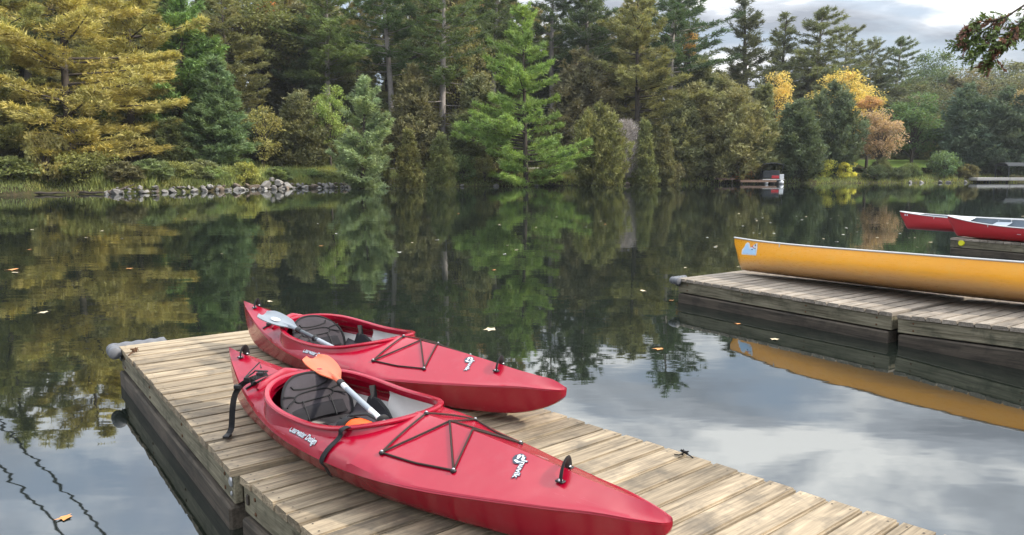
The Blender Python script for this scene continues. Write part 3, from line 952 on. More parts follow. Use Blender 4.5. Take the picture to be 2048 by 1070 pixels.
for dx, dz, s in ((-.8, .25, .9), (-.2, .40, 1.05), (.45, .5, .95), (.1, .78, .75), (1.0, .3, .85), (.7, .1, .8)):
    x = -19.5 + dx
    boulder(x, float(shore_y(x)) + .1, dz, s, 'large pale boulder in the heap at the middle of the stone edging', 'heap of large pale boulders')
for x, s in ((-8.9, .75), (-8.0, .4), (-5.6, .6), (-4.6, .5), (-1.5, .55), (2.4, .45), (11.5, .7), (12.6, .6), (14.0, .6), (15.4, .5), (28.5, .7), (45.5, .6), (47, .55), (49.5, .6), (50.6, .7), (53.0, .55)):
    boulder(x, float(shore_y(x)) - .1, .08, s, 'small boulder at the waterline below the shoreline trees', 'scattered boulders at the waterline')

SHRUB = {
    'shrub_a': build_maple(41, 2.0, 1.2, 0.02, 26, 110, 0.16, stems=3),
    'shrub_b': build_maple(42, 2.0, 1.4, 0.02, 30, 110, 0.13, stems=4),
    'shrub_c': build_cedar(43, 2.0, 1.1, 2600, 'round', bl=.32, bw=.09, lobes=5),
}
PROTO.update(SHRUB)
SH = [
    ('shrub_b', 47.4, 88.4, 2.5, 1.3, (.09, .13, .045), 'shrub', 'green shrub hiding the middle of the lawn'),
    ('shrub_c', 43.6, 88.0, 2.7, 1.4, (.10, .12, .05), 'shrub', 'olive shrub at the left end of the lawn'),
    ('shrub_b', -17.6, 64.3, 1.75, 1.3, (0.1, 0.15, 0.05), 'shrub', 'green weed clump above the heap of pale boulders'),
    ('shrub_b', -16.2, 65.6, 1.7, 1.2, (0.13, 0.16, 0.05), 'shrub', 'yellowish green clump near the right end of the stone edging'),
    ('shrub_c', -25.4, 52.6, 2.2, 1.5, (0.11, 0.15, 0.06), 'shrub', 'green shrub right of the greyish shrub on the left bank'),
    ('shrub_b', -22.8, 56.4, 2.0, 1.3, (0.12, 0.17, 0.05), 'shrub', 'leafy green shrub between the feathery weeds and the yellowish bush'),
    ('shrub_a', -32.4, 48.0, 2.6, 1.7, (0.12, 0.15, 0.05), 'shrub', 'dull green shrub at the waterline at far left'),
    ('shrub_c', -14.2, 67.2, 1.9, 1.3, (0.11, 0.14, 0.06), 'shrub', 'grassy green clump left of the pale young pine foot'),

    ('shrub_b', -28.7, 50.3, 3.0, 2.2, (.13, .15, .04), 'shrub', 'bushy yellow green shrub on the bank under the golden pine'),
    ('shrub_a', -30.6, 49.2, 4.2, 1.5, (.22, .21, .07), 'shrub', 'shrub with pale yellow leaves in front of the golden pine trunk'),
    ('shrub_c', -26.6, 51.2, 2.0, 1.6, (.10, .10, .05), 'shrub', 'greyish shrub beside the driftwood on the left bank'),
    ('shrub_b', -24.6, 54.4, 2.3, 1.6, (.16, .18, .05), 'shrub', 'low green shrub at the left end of the stone edging'),
    ('shrub_c', -23.4, 56.1, 2.2, 1.4, (.13, .15, .07), 'shrub', 'pale feathery weed clump above the stone edging'),
    ('shrub_b', -22.0, 58.0, 1.9, 1.2, (.14, .17, .045), 'shrub', 'green weed clump left of the yellowish bush'),
    ('shrub_a', -20.9, 58.6, 2.3, 1.0, (.20, .22, .045), 'shrub', 'yellowish bush above the stone edging'),
    ('shrub_c', -19.4, 62.0, 1.7, 1.3, (.11, .15, .05), 'shrub', 'green clump right of the yellowish bush'),
    ('shrub_c', -12.2, 66.9, 2.8, 1.2, (.085, .10, .035), 'shrub', 'dark shrub at the foot of the pale young pine'),
    ('shrub_b', -4.6, 69.6, 3.2, 1.4, (.085, .13, .045), 'shrub', 'green shrub right of the two small cedars'),
    ('shrub_b', -2.6, 70.6, 2.9, 1.3, (.11, .12, .045), 'shrub', 'olive shrub left of the bright pine foot'),
    ('shrub_c', -.8, 71.2, 2.2, 1.2, (.11, .085, .04), 'shrub', 'brownish shrub at the foot of the bright pine'),
    ('shrub_c', 3.6, 72.4, 1.8, 1.6, (.10, .09, .04), 'shrub', 'low brownish shrub right of the bright pine foot'),
    ('shrub_b', 14.4, 76.3, 3.0, 1.7, (.06, .085, .04), 'shrub', 'dark green shrub under the slim cedars'),
    ('shrub_b', 16.6, 77.2, 2.6, 1.5, (.10, .10, .05), 'shrub', 'olive shrub at the shore under the pale cedar'),
    ('shrub_a', 25.2, 82.0, 2.6, 1.4, (.46, .30, .13), 'shrub', 'orange leaved bush beside the far wooden dock'),
    ('shrub_a', 27.4, 83.4, 3.0, 1.2, (.32, .34, .05), 'shrub', 'lime yellow bush behind the moored boat'),
    ('shrub_b', 35.5, 85.6, 2.9, 1.7, (.34, .37, .05), 'shrub', 'sunlit lime green bush left of the orange pink tree'),
    ('shrub_a', 38.4, 85.8, 2.5, 1.3, (.38, .39, .06), 'shrub', 'sunlit yellow green bush behind the orange pink tree trunk'),
    ('shrub_b', 41.6, 85.6, 2.2, 1.5, (.05, .075, .035), 'shrub', 'dark low shrub right of the orange pink tree'),
    ('shrub_b', 45.0, 86.6, 2.0, 1.5, (.06, .085, .04), 'shrub', 'dark low shrub in front of the lawn'),
    ('shrub_b', 51.6, 89.0, 4.0, 2.2, (.07, .12, .05), 'shrub', 'rounded green shrub left of the pale jetty'),
    ('shrub_c', 54.6, 89.6, 2.0, 1.4, (.10, .095, .04), 'shrub', 'drooping olive shrub at the left end of the pale jetty'),
]
for row in SH:
    place_tree(*row, cat='shrub')

# lawn behind the right-hand shore
lawn = link('lawn', np_mesh('lawn', [(44, 93, 1.75), (53, 92.5, 1.75), (55, 99, 2.75), (45, 100, 2.8)], [(0, 1, 2, 3)], principled('lawn_grass', (.17, .25, .05), 0.9, 0.1, vary=0.3, vscale=3)), kind='structure')

# weeds and grass on the banks: nobody could count them
rng = np.random.default_rng(3)
g = Veg()
def weeds(n, x0, x1, d0, d1, h0, h1, wd):
    x = rng.uniform(x0, x1, n); d = rng.uniform(d0, d1, n)
    y = shore_y(x) + d
    z = terrain(x, y)
    patch = 0.5 + 0.5 * np.sin(x * 1.7 + np.sin(y * 1.1) * 2)
    hh = rng.uniform(h0, h1, n) * (.55 + .65 * patch)
    dd = unit(np.stack([rng.normal(0, .3, n), rng.normal(0, .3, n), np.ones(n)], -1))
    g.blades(np.stack([x, y, z - .03], -1), dd, hh, wd * rng.uniform(.6, 1.4, n), np.clip(patch * .5 + rng.normal(.25, .2, n), 0, 1), rng)
weeds(20000, -28, -12, .8, 4.7, .35, .85, .075)
weeds(5000, -34, -26, .5, 5, .15, .5, .06)
weeds(6000, -12, 14, .25, 3.5, .2, .6, .06)
weeds(6000, 14, 62, .2, 4, .2, .6, .07)
weeds(5000, -27, 14, 8.8, 12, .3, .8, .07)
weeds(4000, 43, 56, 5, 14, .15, .35, .05)
go = link('grass', g.mesh('grass', 'weeds'), kind='stuff', label='weeds and grass growing on the far banks', category='grass')
go.color = (.125, .165, .05, 1)

# driftwood on the left shore
for k, (x, y, a, ln, lab) in enumerate(((-29.6, 47.6, .1, 1.9, 'grey driftwood log half afloat at the left shore'), (-27.4, 48.5, -.25, 2.1, 'short pale log lying along the left shore'), (-25.9, 49.6, 1.0, 1.5, 'reddish dead branch sticking up from the left bank'))):
    b = MB()
    pts = [(-ln/2 + ln * q / 5, .07 * math.sin(q * 1.7 + k), .06 + (.5 * q / 5 if k == 2 else .03 * math.sin(q * 2))) for q in range(6)]
    b.tube(pts, [.05, .09, .075, .08, .06, .03], 7)
    o = b.build('driftwood_log', 'bark', None, label=lab, category='log')
    o.location = (x, y, .05); o.rotation_euler = (0, 0, a)

# ------------------------------------------------------------------ floating docks
def plank_mesh(length, width, thick, seed, mat='deck_wood'):
    rng_ = random.Random(seed)
    bm = bmesh.new()
    bmesh.ops.create_cube(bm, size=1.0)
    bmesh.ops.scale(bm, vec=(width, length, thick), verts=bm.verts)
    long_e = [e for e in bm.edges if abs(e.verts[0].co.y - e.verts[1].co.y) > .1]
    top_e = [e for e in long_e if e.verts[0].co.z > 0]
    bmesh.ops.bevel(bm, geom=top_e, offset=0.008, segments=2, affect='EDGES')
    bmesh.ops.subdivide_edges(bm, edges=[e for e in bm.edges if abs(e.verts[0].co.y - e.verts[1].co.y) > .1], cuts=3)
    for v in bm.verts:
        k = math.sin(v.co.y * 2.1 + seed) * .0015
        v.co.z += k
        v.co.x += math.sin(v.co.y * 1.7 + seed * 2) * .0012
        if abs(v.co.y) > length / 2 - .001:
            v.co.y += rng_.uniform(-.003, .003)
    me = bpy.data.meshes.new('plank')
    bm.to_mesh(me); bm.free()
    me.materials.append(MATS[mat])
    return me


def dock(label, corner, yaw, slope, n, width, pitch, seed, near_end_open=False, wood='deck_wood'):
    rng_ = random.Random(seed)
    L = n * pitch
    root = thing('dock', label, 'dock', corner, (0, -slope, R(yaw)), 'floating docks of the boat landing')
    meshes = [plank_mesh(width, pitch - .011, .038, seed + k, wood) for k in range(4)]
    for i in range(n):
        o = link('plank', rng_.choice(meshes), root, ((i + .5) * pitch, width / 2 + rng_.uniform(-.004, .004), -.019 + rng_.uniform(-.0015, .0015)),
                 (rng_.uniform(-.0015, .0015), rng_.uniform(-.008, .008), rng_.choice([0, math.pi]) + rng_.uniform(-.0015, .0015)))
    # framing
    for y0 in (.012, width - .012 - .042):
        b = MB(); b.box((L / 2, y0 + .021, -.039 - .070), (L - .02, .042, .140), bev=.004)
        b.build('side_beam', 'fascia_wood', root, smooth=False)
    for x0 in (.012, L - .012 - .042):
        b = MB(); b.box((x0 + .021, width / 2, -.039 - .070), (.042, width - .115, .138), bev=.004)
        b.build('end_beam', 'fascia_wood', root, smooth=False)
    for y0 in (-.012, width - .17):
        b = MB(); b.box((L / 2, y0 + .09, -.195 - .15), (L - .05, .18, .30), bev=.012)
        b.build('float_timber', 'wet_wood', root, smooth=False)
    b = MB(); b.box((.12, width / 2, -.35), (.18, width - .40, .28), bev=.012)
    b.build('float_timber', 'wet_wood', root, smooth=False)
    b = MB(); b.box((L - .12, width / 2, -.35), (.18, width - .40, .28), bev=.012)
    b.build('float_timber', 'wet_wood', root, smooth=False)
    for xb in (.16, L * .36, L * .66, L - .16):
        for zb_ in (-.075, -.145):
            b = MB(); b.ball((xb, .010, zb_), .011, (1, .45, 1), 1)
            b.build('bolt', 'rust', root)
    # nail heads, two by two at each beam line
    b = MB()
    for i in range(n):
        for yy in (.035, width * .5, width - .035):
            for e in (-.036, .036):
                c = Vector(((i + .5) * pitch + e + rng_.uniform(-.006, .006), yy + rng_.uniform(-.008, .008), .0022))
                b.poly([c + Vector((math.cos(a) * .0045, math.sin(a) * .0045, 0)) for a in [k * math.pi / 3 for k in range(6)]])
    b.build('nail_heads', 'nail', root, smooth=False, kind='stuff')
    return root


DW = 1.74
d1 = dock('weathered wooden dock section with the grey corner bumper, under the kayak sterns', (-3.137, 5.770, .31), -53.4, 0.0, 21, DW, .1450, 3)
d2 = dock('weathered wooden dock section nearest the camera, under the kayak bows', (-1.2887, 3.337, .28), -50.8, .042, 31, DW, .1415, 20)
d3 = dock('wooden dock section with a grey corner bumper under the yellow canoe bow', (2.136, 9.446, .31), -55.4, 0.0, 20, DW, .1405, 40, wood='deck_wood_grey')
d4 = dock('wooden dock section under the middle of the yellow canoe at right edge', (3.755, 7.105, .30), -55.0, .05, 22, DW, .1405, 60, wood='deck_wood_grey')
d5 = dock('distant wooden dock carrying the red canoes at right edge', (8.871, 14.932, .31), -55.9, 0.0, 22, DW, .1405, 80, wood='deck_wood_grey')

# dark fixing bolts on the beam corner of the first dock
b = MB()
b.ball((3.00, .008, -.075), .022, (1, .5, 1.2), 2); b.ball((3.0, .008, -.135), .014, (1, .5, 1), 1)
b.build('bolt', 'steel', d1)
b = MB()
b.box((.075, .006, -.10), (.022, .012, .05), bev=.004)
b.build('bolt', 'nail', d2)


def fender(root_dock, label, w1, w2, rad=.048):
    """grey ribbed bumper wrapped round a dock corner"""
    t_ = thing('dock_bumper', label, 'bumper', root_dock.location, root_dock.rotation_euler, 'grey corner bumpers')
    b = MB()
    path = []
    for q in np.linspace(0, 1, 24):
        path.append((w1 * (1 - q) ** 1.0 - .04 if q < .999 else -.04, -.045, -.035))
    path = [(w1 - (w1 + .045) * q, -.045, -.03) for q in np.linspace(0, 1, 14)] + [(-.045 - .0, -.045 + (w2 + .045) * q, -.03) for q in np.linspace(0.08, 1, 22)]
    rad_ = [rad * (.86 + .20 * abs(math.sin(i * .62))) for i in range(len(path))]
    rad_[0] *= .55; rad_[-1] *= .55
    # round the corner
    P = [Vector(p) for p in path]
    for _ in range(2):
        P = [P[0]] + [(P[i - 1] + P[i] * 2 + P[i + 1]) / 4 for i in range(1, len(P) - 1)] + [P[-1]]
    b.tube(P, rad_, 12)
    b.build('bumper_tube', 'fender_grey', t_)
    b = MB()
    b.box(((w1 - .05) / 2, -.004, -.085), (w1, .006, .03)); b.box((-.004, w2 / 2, -.085), (.006, w2, .03))
    b.build('mounting_strip', 'black_rubber', t_, smooth=False)
    return t_


fender(d1, 'grey ribbed bumper on the corner of the dock with the red kayaks', .14, .36)
fender(d3, 'grey ribbed bumper on the corner of the dock with the yellow canoe', .08, .20, .046)

b = MB()
g_ = bmesh.ops.create_cone(b.bm, cap_ends=True, segments=24, radius1=.062, radius2=.052, depth=.024)['verts']
bmesh.ops.rotate(b.bm, cent=(0, 0, 0), matrix=Matrix.Rotation(R(90), 3, 'X'), verts=g_)
refl = b.build('reflector_disc', 'reflector_yellow', None, label='round yellow reflector on the side of the distant canoe dock', category='reflector')
refl.location = d5.matrix_basis @ Vector((.22, .0, -.085)); refl.rotation_euler = (0, 0, R(-55.9))

# yellow mark and rope tie at the corner of the first dock
def tie(name, label, loc, s, mat, seed):
    rg = random.Random(seed)
    b = MB()
    pts = []
    for k in range(14):
        a = k * 1.9
        pts.append((math.cos(a) * .035 * s * rg.uniform(.5, 1.2), math.sin(a) * .03 * s * rg.uniform(.5, 1.2), .008 + abs(math.sin(a * .7)) * .045 * s))
    b.tube(pts, .0055 * s, 6)
    b.tube([(0, 0, .02), (.05 * s, .02 * s, .012), (.085 * s, -.01 * s, .006)], .006 * s, 6)
    b.tube([(0, 0, .02), (-.04 * s, .03 * s, .014), (-.07 * s, .05 * s, .006)], .006 * s, 6)
    o = b.build(name, mat, None, label=label, category='tie')
    o.location = loc
    o.rotation_euler = (0, 0, rg.uniform(0, 6))
    return o
tie('rope_tie', 'knotted black tie on the right edge of the near dock', (.835, 3.43, .333), .55, 'black_web', 4)
tie('rope_tie', 'small rusty brown tie on the dock corner beside the grey bumper', (-2.88, 5.51, .312), .8, 'rust', 8)

# ------------------------------------------------------------------ kayaks
KL = 3.03
WS = ([0, .1, .3, .6, .9, 1.2, 1.5, 1.8, 2.1, 2.4, 2.7, 2.85, 2.94, 2.99, 3.015, 3.03], [.0008, .045, .120, .218, .300, .354, .374, .366, .316, .230, .140, .094, .063, .040, .024, .0008])
ZS = ([0, .15, .4, .8, 1.5, 2.2, 2.6, 2.85, 3.03], [.318, .286, .230, .175, .146, .158, .182, .200, .200])
ZR = ([0, .12, .30, .55, .80, 1.3, 1.82, 2.0, 2.2, 2.5, 2.7, 2.85, 2.95, 3.03], [.335, .322, .300, .288, .285, .290, .304, .301, .291, .270, .252, .244, .238, .212])
ZK = ([0, .03, .08, .16, .30, .55, 1.0, 2.2, 2.5, 2.68, 2.80, 2.89, 2.96, 3.0, 3.02, 3.03], [.30, .20, .115, .055, .018, .004, 0, 0, .006, .020, .044, .076, .112, .142, .166, .190])
CB, CF = .765, 1.735


def hull_w(s): return smooth_interp(s, *WS)
def hull_zs(s): return smooth_interp(s, *ZS)
def hull_zr(s): return smooth_interp(s, *ZR)
def hull_zk(s): return smooth_interp(s, *ZK)


def cockpit_c(s):
    x = np.clip((np.asarray(s, float) - CB) / (CF - CB), 0, 1)
    return .300 * (1 - np.abs(2 * x - 1) ** 3.0) ** (1 / 2.15) * (1 + .05 * (.45 - x))


def deck_z(s, y):
    w_ = hull_w(s); zs_ = hull_zs(s); zr_ = hull_zr(s)
    k = np.clip(1 - np.abs(y) / w_, 0, 1)
    e = np.interp(s, [0, .5, .8, 1.3, 1.75, 2.0, 2.6, 2.75, 3.03], [1.0, .8, .5, .40, .5, .95, 1.0, 1.2, 1.5])
    return zs_ + (zr_ - zs_) * k ** e


def grid_faces(rows, cols, close=False):
    I = np.arange(rows * cols).reshape(rows, cols)
    return np.stack([I[:-1, :-1], I[:-1, 1:], I[1:, 1:], I[1:, :-1]], -1).reshape(-1, 4)


def kayak_shell(root):
    st = np.unique(np.concatenate([np.linspace(0, CB, 22), CB + (CF - CB) * (1 - np.cos(np.linspace(0, np.pi, 49))) / 2, np.linspace(CF, 2.7, 22), 2.7 + (KL - 2.7) * np.sin(np.linspace(0, np.pi / 2, 30))]))
    n = len(st)
    w_ = hull_w(st); zs_ = hull_zs(st); zk_ = hull_zk(st)
    zs_ = np.maximum(zs_, zk_ + .002)
    # hull
    prof = [(0, 0), (.30, .002), (.54, .015), (.68, .06), (.75, .16), (.82, .38), (.91, .70), (1.0, 1.0)]
    half = []
    for fy, fz in prof:
        half.append(np.stack([st, w_ * fy, zk_ + (zs_ - zk_) * fz], -1))
    rows = [h * np.array([1, -1, 1]) for h in half[::-1]] + half[1:]
    V = np.stack(rows, 1)
    me = np_mesh('hull', V.reshape(-1, 3), grid_faces(n, len(rows))[:, ::-1], 'kayak_red', smooth=True, sharp=32)
    link('hull', me, root)
    # inside of the hull
    sel = (st > .55) & (st < 2.45)
    rows_i = []
    for r in rows:
        q = r[sel].copy(); q[:, 1] *= .965; q[:, 2] = np.minimum(q[:, 2] + .010, zs_[sel] - .012)
        rows_i.append(q)
    V = np.stack(rows_i, 1)
    me = np_mesh('inner_shell', V.reshape(-1, 3), grid_faces(sel.sum(), len(rows_i)), 'kayak_inside', smooth=True)
    link('inner_shell', me, root)
    # deck with the cockpit opening
    c_ = np.where((st > CB) & (st < CF), cockpit_c(st), 0.0)
    fr_ = [0.0, .035, .12, .3, .5, .72, .88, 1.0]
    for side in (1, -1):
        rows_d = []
        for j, f_ in enumerate(fr_):
            y = (w_ * 1.012) * (1 - f_) + c_ * f_
            z = deck_z(st, np.minimum(y, w_))
            if j == 0:
                z = z - .006
            if j == 1:
                z = z + .002
            rows_d.append(np.stack([st, y * side, z], -1))
        V = np.stack(rows_d, 1).reshape(-1, 3)
        F_ = grid_faces(n, len(fr_))
        if side < 0:
            Va, Fa = V, F_[:, ::-1]
        else:
            Vb, Fb = V, F_
    V = np.concatenate([Va, Vb]); F_ = np.concatenate([Fa, Fb + len(Va)])
    me = np_mesh('deck', V, F_, 'kayak_red', smooth=True)
    bm = bmesh.new(); bm.from_mesh(me)
    bmesh.ops.remove_doubles(bm, verts=bm.verts, dist=.0006)
    bmesh.ops.recalc_face_normals(bm, faces=bm.faces)
    bm.to_mesh(me); bm.free()
    me.polygons.foreach_set('use_smooth', np.ones(len(me.polygons), bool))
    me.set_sharp_from_angle(angle=R(24))
    link('deck', me, root)
    # coaming
    a = np.linspace(0, 2 * np.pi, 121)[:-1]
    ss = CB + (CF - CB) * (1 - np.cos(a)) / 2
    cc = cockpit_c(ss) * np.where(a <= np.pi, 1, -1)
    loop = np.stack([ss, cc], -1)
    tan = np.roll(loop, -1, 0) - np.roll(loop, 1, 0)
    nrm_ = unit(np.stack([-tan[:, 1], tan[:, 0]], -1))
    ctr = np.array([(CB + CF) / 2, 0])
    nrm_ *= np.sign(np.sum(nrm_ * (loop - ctr), -1))[:, None]
    ztop = smooth_interp(ss, [CB, 1.05, 1.5, CF], [.310, .258, .256, .300])
    prof = [(.034, None), (.028, .45), (.022, -.016), (.030, -.011), (.030, -.003), (.024, .003), (.004, .002), (-.001, -.004), (.001, -.022), (.004, -.034)]
    rings = []
    for off_, dz in prof:
        xy = loop + nrm_ * off_
        zb = deck_z(xy[:, 0], np.minimum(np.abs(xy[:, 1]), hull_w(xy[:, 0])))
        if dz is None:
            z = zb - .004
        elif dz == .45:
            z = zb * .5 + (ztop - .02) * .5
        else:
            z = ztop + dz
        rings.append(np.concatenate([xy, z[:, None]], -1))
    V = np.stack(rings, 0)
    m_, k_ = V.shape[:2]
    I = np.arange(m_ * k_).reshape(m_, k_)
    J = np.roll(I, -1, 1)
    F_ = np.stack([I[:-1], J[:-1], J[1:], I[1:]], -1).reshape(-1, 4)
    me = np_mesh('coaming', V.reshape(-1, 3), F_, 'kayak_red', smooth=True, sharp=40)
    link('coaming', me, root)
    # pale liner of the front half of the cockpit, a bowl from the rim to the floor
    keep = ss > 1.13
    idx = np.where(keep)[0]
    half1 = [i for i in idx if a[i] <= np.pi]; half2 = [i for i in idx if a[i] > np.pi]
    order = half1 + half2
    rows_l = []
    for fac, dz, grow in ((1.0, -.030, .004), (1.0, -.06, .016), (1.0, -.11, .026), (.99, -.165, .012), (.90, -.215, 0), (.70, -.250, 0), (.35, -.262, 0), (.0, -.265, 0)):
        xy = loop[order] + nrm_[order] * grow
        cen_ = np.array([1.42, 0.0])
        xy = cen_ + (xy - cen_) * np.array([fac, fac])
        ww_ = hull_w(xy[:, 0]) * np.interp(dz, [-.27, -.22, -.16, -.10, -.05], [.58, .68, .78, .84, .90])
        xy[:, 1] = np.clip(xy[:, 1], -ww_, ww_)
        rows_l.append(np.concatenate([xy, np.maximum(ztop[order] + dz, .022)[:, None]], -1))
    Vl = np.stack(rows_l, 0)
    me = np_mesh('cockpit_liner', Vl.reshape(-1, 3), grid_faces(Vl.shape[0], Vl.shape[1]), 'kayak_inside', smooth=True)
    link('cockpit_liner', me, root)


def on_deck(s, y, lift=.004):
    return (s, y, float(deck_z(np.array([s]), np.array([min(abs(y), float(hull_w(np.array([s]))[0]))]))[0]) + lift)


def deck_line(b, pts, rad=.0042):
    """elastic cord pulled straight between points of the deck, lifted where the ridge is in the way"""
    P = []
    for (s0, y0), (s1, y1) in zip(pts[:-1], pts[1:]):
        for q in np.linspace(0, 1, 13):
            s = s0 + (s1 - s0) * q; y = y0 + (y1 - y0) * q
            P.append(Vector(on_deck(s, y, .006)))
    # straighten in height: only the upper hull of the line touches
    b.tube(P, rad, 6)


def text_mesh(body, size, bold=0.0, shear=0.0):
    cu = bpy.data.curves.new('txt', 'FONT')
    cu.body = body; cu.size = size; cu.align_x = 'CENTER'; cu.align_y = 'CENTER'
    cu.offset = bold; cu.shear = shear; cu.resolution_u = 3
    o = bpy.data.objects.new('txt', cu)
    COL.objects.link(o)
    bpy.context.view_layer.update()
    me = bpy.data.meshes.new_from_object(o.evaluated_get(bpy.context.evaluated_depsgraph_get()))
    bpy.data.objects.remove(o)
    return me


def decal_on_deck(name, me, mat, root, s0, y0, ang, lift):
    """lay a flat mesh on the deck: local x turned by ang in the (s, y) plane"""
    me.materials.clear(); me.materials.append(MATS[mat])
    bm = bmesh.new(); bm.from_mesh(me)
    bmesh.ops.subdivide_edges(bm, edges=[e for e in bm.edges if e.calc_length() > .02], cuts=2)
    bmesh.ops.triangulate(bm, faces=bm.faces)
    ca, sa = math.cos(ang), math.sin(ang)
    for v in bm.verts:
        s = s0 + v.co.x * ca - v.co.y * sa
        y = y0 + v.co.x * sa + v.co.y * ca
        v.co = on_deck(s, y, lift)
    bm.to_mesh(me); bm.free()
    return link(name, me, root)


def poly_mesh(polys):
    me = bpy.data.meshes.new('decal')
    V = []; F_ = []
    for p in polys:
        F_.append(list(range(len(V), len(V) + len(p)))); V += [(x, y, 0) for x, y in p]
    me.from_pydata(V, [], F_)
    return me


def ellipse(cx, cy, rx, ry, n=16, wob=0.0):
    return [(cx + rx * math.cos(2 * math.pi * k / n) * (1 + wob * math.sin(k * 2.3)), cy + ry * math.sin(2 * math.pi * k / n) * (1 + wob * math.cos(k * 1.7))) for k in range(n)]


def soft_pad(name, mat, root, outline_fn, nx, ny, thick, place):
    """a cushioned panel: grid nx x ny over [-1,1]^2, outline_fn -> (u, v), place -> 3D with normal offset"""
    U = np.linspace(-1, 1, nx); W = np.linspace(-1, 1, ny)
    front = []; back = []
    for v in W:
        for u in U:
            x, y = outline_fn(u, v)
            edge = max(0, 1 - max(abs(u), abs(v)) ** 6)
            front.append(place(x, y, thick * (.25 + .75 * edge)))
            back.append(place(x, y, 0))
    F_ = grid_faces(ny, nx)
    n0 = len(front)
    per = [i for i in range(nx)] + [nx * (j + 1) - 1 for j in range(1, ny)] + [nx * ny - 1 - i for i in range(1, nx)] + [nx * (ny - 1 - j) for j in range(1, ny - 1)]
    sides = [(per[i], per[(i + 1) % len(per)], per[(i + 1) % len(per)] + n0, per[i] + n0) for i in range(len(per))]
    allF = np.concatenate([F_, F_[:, ::-1] + n0, np.array(sides)])
    me = np_mesh(name, np.array(front + back), allF, mat, smooth=True, sharp=60)
    bm = bmesh.new(); bm.from_mesh(me); bmesh.ops.recalc_face_normals(bm, faces=bm.faces); bm.to_mesh(me); bm.free()
    return link(name, me, root)


def kayak_seat(root):
    # backrest: leans back, arched top, wraps a little round the paddler
    lean = R(31)
    def place_b(x, y, off_):
        # x across, y up the panel
        s = .925 - y * math.sin(lean) + .07 * (x / .22) ** 2 + off_
        return (s, x, .085 + y * math.cos(lean) + off_ * math.sin(lean) * .4)
    def outline_b(u, v):
        vv = (v + 1) / 2
        wv = .182 + .016 * math.sin(vv * 3.1)
        top = .262 - .075 * abs(u) ** 2.6
        return u * wv * (1 - .10 * max(0, vv - .8) * 4 * abs(u)), vv * top
    back = soft_pad('backrest', 'seat_fabric', root, outline_b, 17, 15, .036, place_b)
    low = soft_pad('backrest_lower_panel', 'seat_dark', root, lambda u, v: (u * .178, .004 + (v + 1) / 2 * .100), 13, 7, .044, place_b)
    def piping(name, pts, rad=.0042, lift=.038):
        b = MB(); b.tube([place_b(x, y, lift) for x, y in pts], rad, 6, caps=True)
        b.build(name, 'black_web', back)
    edge = []
    for k in range(41):
        q = k / 40
        if q < .3:
            edge.append(outline_b(-1, -1 + 2 * q / .3))
        elif q < .7:
            edge.append(outline_b(-1 + 2 * (q - .3) / .4, 1))
        else:
            edge.append(outline_b(1, 1 - 2 * (q - .7) / .3))
    piping('piping', edge, .006, .016)
    piping('piping', [(-.11, .215), (-.10, .196), (-.055, .184), (0, .180), (.055, .184), (.10, .196), (.11, .215)])
    st_ = []
    for k in range(33):
        a = 2 * math.pi * k / 32
        st_.append((.115 * math.copysign(abs(math.cos(a)) ** .45, math.cos(a)), .140 + .024 * math.sin(a)))
    piping('piping', st_)
    piping('piping', [(-.18, .12), (-.145, .133), (-.118, .140)]); piping('piping', [(.18, .12), (.145, .133), (.118, .140)])
    piping('piping', [(-.18, .178), (-.145, .168), (-.115, .157)]); piping('piping', [(.18, .178), (.145, .168), (.115, .157)])
    b = MB()
    for x in (-.07, .09):
        b.tube([place_b(x, y, .046) for y in (.012, .06, .125)], .003, 5)
    b.build('seam', 'black_rubber', low)
    # cushion
    def place_c(x, y, off_):
        return (.955 + y, x, .035 + .02 * (y / .42) + .10 * (x / .24) ** 4 + off_)
    cush = soft_pad('seat_cushion', 'seat_fabric', root, lambda u, v: (u * (.215 - .02 * v), (v + 1) / 2 * .42), 17, 17, .04, place_c)
    b = MB()
    for k in range(4):
        rr_ = .05 + .045 * k
        b.tube([place_c(.02 + rr_ * math.cos(a) * .9, .22 + rr_ * math.sin(a), .043) for a in np.linspace(.3, 2.7, 12)], .0028, 5)
    for x in (-.10, .0, .10):
        b.tube([place_c(x * (1 + .3 * q), .03 + .36 * q, .043) for q in np.linspace(0, 1, 8)], .0028, 5)
    b.build('stitching', 'black_web', cush)
    # side flaps of black mesh with their straps up to the rim
    for sgn in (1, -1):
        b = MB()
        pts = [(1.05, .250 * sgn, .175), (1.13, .252 * sgn, .17), (1.21, .240 * sgn, .135), (1.31, .21 * sgn, .08), (1.29, .185 * sgn, .055), (1.14, .205 * sgn, .07), (1.05, .21 * sgn, .085)]
        f = b.poly(pts)
        ex = bmesh.ops.extrude_face_region(b.bm, geom=[f])
        bmesh.ops.translate(b.bm, vec=(0, -.012 * sgn, .004), verts=[v for v in ex['geom'] if isinstance(v, bmesh.types.BMVert)])
        b.build('side_flap', 'seat_dark', root, smooth=False)
        b = MB()
        b.tube(pts + pts[:1], .010, 6)
        b.build('flap_piping', 'black_web', root)
        b = MB()
        b.tube([(1.05, .268 * sgn, .235), (1.07, .262 * sgn, .19), (1.10, .240 * sgn, .12)], .022, 8, flat=.22)
        b.build('seat_strap', 'black_web', root)


def fitting(b, s, y, r=.010):
    c = Vector(on_deck(s, y, .004))
    b.ball(c, r, (1, 1, .8), 2)


